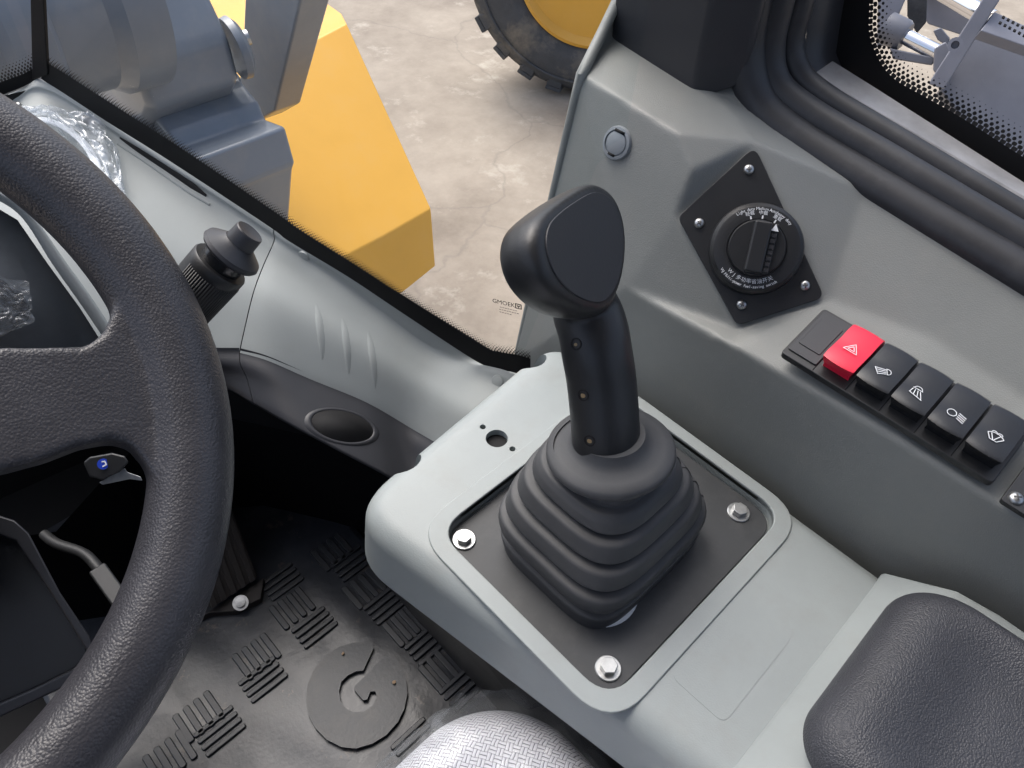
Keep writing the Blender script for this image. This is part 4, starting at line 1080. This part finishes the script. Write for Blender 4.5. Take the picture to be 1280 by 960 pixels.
# rib blocks: four bars along Y then four bars along X beside them
def bar(c, d, w, l, h=.0075):
    d = Vector(d); e = Vector((-d.y, d.x, 0)); c = Vector(c)
    pts = round_poly([c-d*l/2-e*w/2, c+d*l/2-e*w/2, c+d*l/2+e*w/2, c-d*l/2+e*w/2], w*.35, 2)
    prism('rib', pts, (0, 0, h), M_matr, fm, (.0012, 1))
blocks = [(366, 762, 'y'), (394, 786, 'x'), (322, 822, 'y'), (330, 851, 'x'), (456, 738, 'y'), (482, 758, 'x'), (507, 783, 'y'), (534, 807, 'x'), (416, 692, 'y'), (440, 706, 'x'), (578, 862, 'x'), (553, 836, 'y'), (520, 930, 'x'), (250, 897, 'y'), (276, 915, 'x'), (353, 729, 'x'), (214, 948, 'y')]
for (a, b, o_) in blocks:
    c = ml(a, b)-Vector((0, 0, .001))
    for k in range(4):
        off_ = (k-1.5)*.0125
        if o_ == 'y': bar(c+Vector((off_, 0, 0)), (0, 1, 0), .0078, .040)
        else: bar(c+Vector((0, off_*.72, 0)), (1, 0, 0), .0058, .048)
# raised emblem
gout = [(455, 806), (466, 806), (468, 814), (455, 842), (446, 843), (436, 848), (428, 856), (425, 868), (427, 880), (434, 890), (444, 894), (456, 893), (466, 886), (472, 874), (470, 868), (464, 868), (460, 878), (455, 879), (444, 866), (444, 862), (484, 822), (492, 821), (502, 836), (508, 852), (510, 870), (506, 890), (498, 906), (484, 922), (466, 933), (446, 939), (428, 937), (410, 928), (396, 914), (387, 898), (384, 880), (386, 860), (393, 842), (406, 826), (424, 813), (440, 808)]
gp_ = [ml(a, b) for a, b in gout]
prism('raised_letter', [p-Vector((0, 0, .002)) for p in gp_], (0, 0, .0115), M_matr, fm, None, False)

# ================================================================== SEAT CORNER
seat = thing('driver_seat', 'white and grey woven seat cushion corner wrapped in clear plastic', 'seat', (-.08, 0, FZ))
SX0, SX1, SY0, SY1, SZ = -.34, .170, -.36, .150, -.078
def seat_rows(grow, nu=70, nv=70, crumpl=0):
    rows = []; uv = []
    hx, hy = (SX1-SX0)/2+grow, (SY1-SY0)/2+grow; cr = .075
    for j in range(nv+1):
        row = []
        for i in range(nu+1):
            u, v_ = -1+2*i/nu, -1+2*j/nv
            u = math.copysign(1-(1-abs(u))**1.5, u); v_ = math.copysign(1-(1-abs(v_))**1.5, v_)
            x, y = u*hx, v_*hy; ax_, ay_ = abs(x), abs(y); m_ = max(ax_/hx, ay_/hy)
            if m_ > 1e-6:
                ex, ey = ax_/m_, ay_/m_; k = 1
                if ex > hx-cr and ey > hy-cr:
                    lo_, hi_ = 0, 1
                    for _ in range(16):
                        mid = (lo_+hi_)/2; qx, qy = ex*mid-hx+cr, ey*mid-hy+cr
                        ok = qx <= 0 or qy <= 0 or qx*qx+qy*qy <= cr*cr
                        lo_, hi_ = (mid, hi_) if ok else (lo_, mid)
                    k = lo_
                x *= k; y *= k
            d = (1-m_)*min(hx, hy); er = .034
            z = SZ-.06+math.sqrt(max(0, 1-(1-min(1, d/er))**2))*.06+.006*smooth_step(.03, .14, d)
            p = Vector(((SX0+SX1)/2+x, (SY0+SY1)/2+y, z+grow))
            if crumpl:
                q = p*38; w_ = 1-abs(noise.noise(q))*2; w2 = noise.noise(p*95)
                edge = smooth_step(.07, .0, d)
                p += Vector((x/hx, y/hy, .6))*crumpl*(w_*.8+w2*.5)*(.25+.75*edge)
            row.append(p); uv.append((p.x+.6*p.y, p.y-.6*p.x-z*.5))
        rows.append(row)
    return rows, uv
r_, uv_ = seat_rows(0); grid('cushion', r_, M_fabric, seat, uvs=uv_)
r_, _ = seat_rows(.004, 130, 130, .0065); grid('plastic_wrap', r_, M_wrap, seat)
box('backrest', (-.32, -.47, SZ-.02), (.13, -.36, .62), M_blackpl, seat, (.03, 4))  # out of frame, added to darken the footwell and rear console
box('pedestal', (-.28, -.3, FZ), (.10, .06, SZ-.08), M_blackpl, seat, (.01, 2))

# ================================================================== OUTSIDE
# yellow front fender
fen = thing('yellow_fender', 'yellow folded sheet metal fender outside the windscreen', 'fender', at(450, 200, d=2.4))
fN = Vector((.22, -.55, .80)).normalized(); f0_ = at(470, 190, d=2.35)
def pl1(a, b): return at(a, b, n=fN, p=f0_)
P1, P2, P3, P4, P5, P6 = pl1(372, 66), pl1(434, 34), pl1(536, 262), pl1(474, 297), pl1(330, 372), pl1(262, 116)
n2 = (P2-P1).cross(Vector((-.15, .9, -.25))).normalized()
def pl2(a, b): return at(a, b, n=n2, p=P2)
n3 = (P4-P3).cross(Vector((.05, -.25, -.95))).normalized()
def pl3(a, b): return at(a, b, n=n3, p=P3)
vf = [P1, P2, P3, P4, P5, P6, pl2(428, 21), pl2(399, 0), pl2(280, -30), pl2(215, 40), pl3(541, 332), pl3(506, 360), pl3(440, 410)]
mesh('plate', vf, [[5, 4, 3, 2, 1, 0], [0, 1, 6, 7, 8, 9], [3, 2, 10, 11, 12], [3, 12, 4], [0, 9, 5]], M_yellow, fen, True, (.028, 4), 6)
fo_ = fen.children[0]; md = fo_.modifiers.new('s', 'SOLIDIFY'); md.thickness = .012; md.offset = -1
fo_.modifiers.move(1, 0)
fu = [pl3(541, 332), pl3(506, 360), pl3(440, 410)]
prism('inner_frame', [fu[1]+Vector((.0, .05, .1)), fu[2]+Vector((0, .05, .1)), fu[2]+Vector((0, .2, -.9)), fu[1]+Vector((.05, .2, -.9))], (.02, .3, 0), M_tyre, fen, (.01, 2))

# blue grey loader boom and its pivot casting
piv = thing('loader_boom', 'blue grey painted steel boom pivot and arm outside the windscreen', 'loader boom', at(200, 120, d=1.9))
BX = .70
def yz(a, b, x=BX): return at(a, b, x=x)
foot = [yz(a, b) for a, b in ((300, 92), (305, 104), (325, 128), (333, 148), (357, 157), (370, 204), (367, 213))]
foot += [foot[-1]+Vector((0, .1, -.25)), foot[-1]+Vector((0, .6, -.25)), foot[0]+Vector((0, .35, .05))]
prism('pivot_foot', foot, (-.21, 0, 0), M_bluegrey, piv, (.012, 3), angle=12)
blkp = [yz(a, b, BX-.03) for a, b in ((238, -60), (262, -10), (288, 45), (303, 100))]
blkp += [blkp[-1]+Vector((0, .12, -.12)), blkp[0]+Vector((0, .45, 0)), blkp[0]+Vector((0, .2, .1))]
prism('bearing_block', blkp, (-.20, 0, 0), M_bluegrey, piv, (.02, 3), angle=12)
hcn = yz(175, 20, BX-.2); HR = .165
hcn = hcn+Vector((0, .10, .03))
lathe('hub', [(.0001, -.02), (HR*1.12, -.02), (HR*1.12, .05), (HR*1.02, .075), (HR*1.02, .16), (HR*1.10, .17), (HR*1.10, .23), (HR*.98, .245), (HR*.98, .42), (HR*1.06, .43), (HR*1.06, 1.1), (.0001, 1.1)], hcn, (-1, 0, 0), M_bluegrey, piv, 64, 30)
prism('web', [yz(a, b, BX-.16) for a, b in ((205, 130), (250, 190), (262, 230), (240, 330), (120, 250))], (-.12, 0, 0), M_bluegrey, piv, (.012, 3), angle=12)
armp = [yz(a, b, .80) for a, b in ((308, -60), (394, -60), (376, 0), (343, 140), (322, 152), (296, 128), (303, 60))]
prism('arm', armp, (.075, 0, 0), M_bluegrey, piv, (.006, 2), angle=12)
lathe('pin_cap', [(.0001, 0), (.060, 0), (.062, .014), (.05, .024), (.03, .026), (.0001, .026)], yz(290, 62, BX-.02), (1, -.1, .1), M_bluegrey, piv, 32, 40)
lathe('inspection_plug', [(.0001, 0), (.022, 0), (.022, .006), (.014, .009), (.0001, .009)], hcn+Vector((-.20, -HR*.80, -HR*.62)), (0, -.8, -.6), M_bluegrey, piv, 20, 30)
lathe('grease_nipple', [(.0001, 0), (.017, 0), (.015, .02), (.0001, .022)], yz(300, 50, BX+.01), (1, -.3, .2), M_steel, piv, 16, 40)

# wheel of the neighbouring machine
WG = thing('parked_loader', 'yellow rimmed lugged wheel of a loader parked on the concrete outside', 'loader', at(740, 140, z=GZ))
wc_ = at(750, -46, d=4.6)
RTY = wc_.z-GZ
wax = Vector((-.70, -.62, .0)).normalized()              # towards the camera
wxx, wyy, _ = frame_of(wax)
RR_ = RTY; WD = .5
lathe('tyre', [(RR_*.56, -WD), (RR_*.93, -WD*.98), (RR_*.965, -WD*.8), (RR_*.97, -.12), (RR_*.955, -.04), (RR_*.90, .01), (RR_*.80, .045), (RR_*.68, .05), (RR_*.575, .02), (RR_*.56, -.04)], wc_, wax, M_tyre, WG, 96, 60)
tube('bead_line', [wc_+(wxx*math.cos(2*math.pi*k/80)+wyy*math.sin(2*math.pi*k/80))*RR_*.86+wax*.030 for k in range(80)], .010, M_tyre, WG, 8, closed=True, up=wax)
for k in range(24):
    a = 2*math.pi*k/24; d = wxx*math.cos(a)+wyy*math.sin(a); t = wax.cross(d); c = wc_+d*RR_*.955
    pts = [c-t*.055+wax*.0, c+t*.055+wax*.0, c+t*.065-wax*.22+t*.05, c-t*.05-wax*.22+t*.05]
    prism('lug', pts, d*RR_*.036, M_tyre, WG, (.008, 2))
    pts = [c-t*.045+wax*.012-d*RR_*.085, c+t*.04+wax*.012-d*RR_*.085, c+t*.055+wax*.002, c-t*.055+wax*.002]
    prism('lug', pts, -wax*.05, M_tyre, WG, (.008, 2))
lathe('rim', [(RR_*.575, .0), (RR_*.585, .035), (RR_*.56, .045), (RR_*.535, .02), (RR_*.50, -.02), (RR_*.475, -.015), (RR_*.455, -.05), (RR_*.42, -.09), (RR_*.37, -.1), (RR_*.33, -.08)], wc_, wax, M_yellow, WG, 72, 60)
lathe('hub', [(RR_*.36, -.14), (RR_*.34, -.09), (RR_*.2, -.05), (RR_*.14, .0), (.0001, .0)], wc_, wax, M_tyre, WG, 48, 40)

# through the side window: steps, strut and frame of the machine
lad = thing('access_step', 'grey access step frame seen through the side window', 'step', at(1230, 60, d=1.9))
def sl_(pxs, d, depth, m, par, name, bev=.004, n=None):
    p0 = at(sum(a for a, b in pxs)/len(pxs), sum(b for a, b in pxs)/len(pxs), d=d)
    n = Vector(n).normalized() if n else (CAM-p0).normalized()
    return prism(name, [at(a, b, n=n, p=p0) for a, b in pxs], -n*depth, m, par, (bev, 2))
M_fgrey = mat('frame_grey', (.13, .135, .16), .4, bump=[('noise', 15, .1, .006)], var=(6, .12), coat=.15)
M_fgrey2 = mat('frame_grey_light', (.20, .205, .24), .35, bump=[('noise', 15, .1, .006)], var=(6, .12), coat=.15)
sl_([(1175, 112), (1235, 20), (1330, 50), (1480, 300), (1420, 640), (1330, 640), (1215, 165)], 1.95, .05, M_fgrey, lad, 'side_plate', .006, (-.6, -.25, .6))
sl_([(1160, 105), (1168, 108), (1180, 112), (1262, -20), (1240, -20)], 1.88, .04, M_fgrey2, lad, 'post', .004)
sl_([(1226, 38), (1243, 14), (1300, 40), (1300, 64)], 1.84, .03, M_fgrey2, lad, 'tread', .003, (-.3, -.3, .85))
for k in range(7):
    for r in range(2):
        a, b = 1250+6*k+4*r, 24+3.2*k+(-7 if r else 0)+2
        sl_([(a, b), (a+3, b+1.6), (a+2, b+4), (a-1, b+2.4)], 1.80, .004, M_hole, lad, 'tread_hole', .0005, (-.3, -.3, .85))
lathe('lifting_eye', [(.009, -.005), (.017, -.005), (.017, .005), (.009, .005), (.009, -.005)], at(1194, 56, d=1.80), (CAM-at(1194, 56, d=1.8)), M_fgrey2, lad, 24, 30)
strut = thing('gas_strut', 'short chrome rod with grey clevis seen through the side window', 'strut', at(1150, 55, d=2.0))
r0, r1 = at(1128, 44, d=2.02), at(1176, 68, d=1.98)
tube('rod', [r0, r1], .020, M_chrome, strut, 20)
lathe('gland', [(.0001, 0), (.040, 0), (.040, .05), (.034, .06), (.0001, .06)], r0-(r1-r0).normalized()*.05, (r1-r0), M_fgrey, strut, 28)
sl_([(1098, -20), (1140, -20), (1108, 56), (1096, 60)], 2.05, .05, M_fgrey2, strut, 'barrel_plate')
sl_([(1112, 60), (1170, 72), (1165, 82), (1116, 74)], 2.0, .05, M_fgrey, strut, 'link_bar')
sl_([(1168, 60), (1182, 52), (1192, 70), (1176, 98), (1166, 88)], 1.95, .06, M_fgrey2, strut, 'clevis')
sl_([(1166, 38), (1176, 34), (1188, 48), (1184, 58), (1172, 50)], 2.0, .04, M_fgrey, strut, 'bracket')
box_ = thing('chassis_beam', 'grey chassis beam and chrome cylinder below the side window', 'chassis', at(1200, 20, d=2.4))
t0_, t1_ = at(1150, -25, d=2.5), at(1240, 25, d=2.3)
tube('cylinder_rod', [t0_, t1_], .028, M_chrome, box_, 20)
sl_([(1145, 5), (1170, -5), (1225, 28), (1205, 45), (1160, 30)], 2.5, .08, M_fgrey2, box_, 'beam')
sl_([(1134, -20), (1160, -20), (1158, 28), (1146, 42), (1134, 20)], 2.3, .06, M_seal, box_, 'hose_guard')

# crumbs of dirt on the mat
random.seed(3)
for (a, b, hgt, lab) in ((553, 853, .0012, 'tiny orange crumb of dirt on the mat between the tread ribs and console'), (493, 858, .0115, 'tiny tan crumb of dirt on the right limb of the raised letter'), (430, 822, .0115, 'tiny pale crumb of dirt on the top bow of the raised letter')):
    c = ml(a, b)+Vector((0, 0, hgt)); r = random.uniform(.0018, .0028)
    pts = [c+Vector((math.cos(t_)*r*random.uniform(.6, 1.2), math.sin(t_)*r*random.uniform(.5, 1.1), 0)) for t_ in [2*math.pi*q/7 for q in range(7)]]
    cr_ = prism('dirt_crumb', pts, (random.uniform(-.0005, .0005), 0, r*.5), M_crumb, None, (r*.15, 1), False)
    tag(cr_, lab, 'dirt', 'crumbs of dirt on the floor mat')
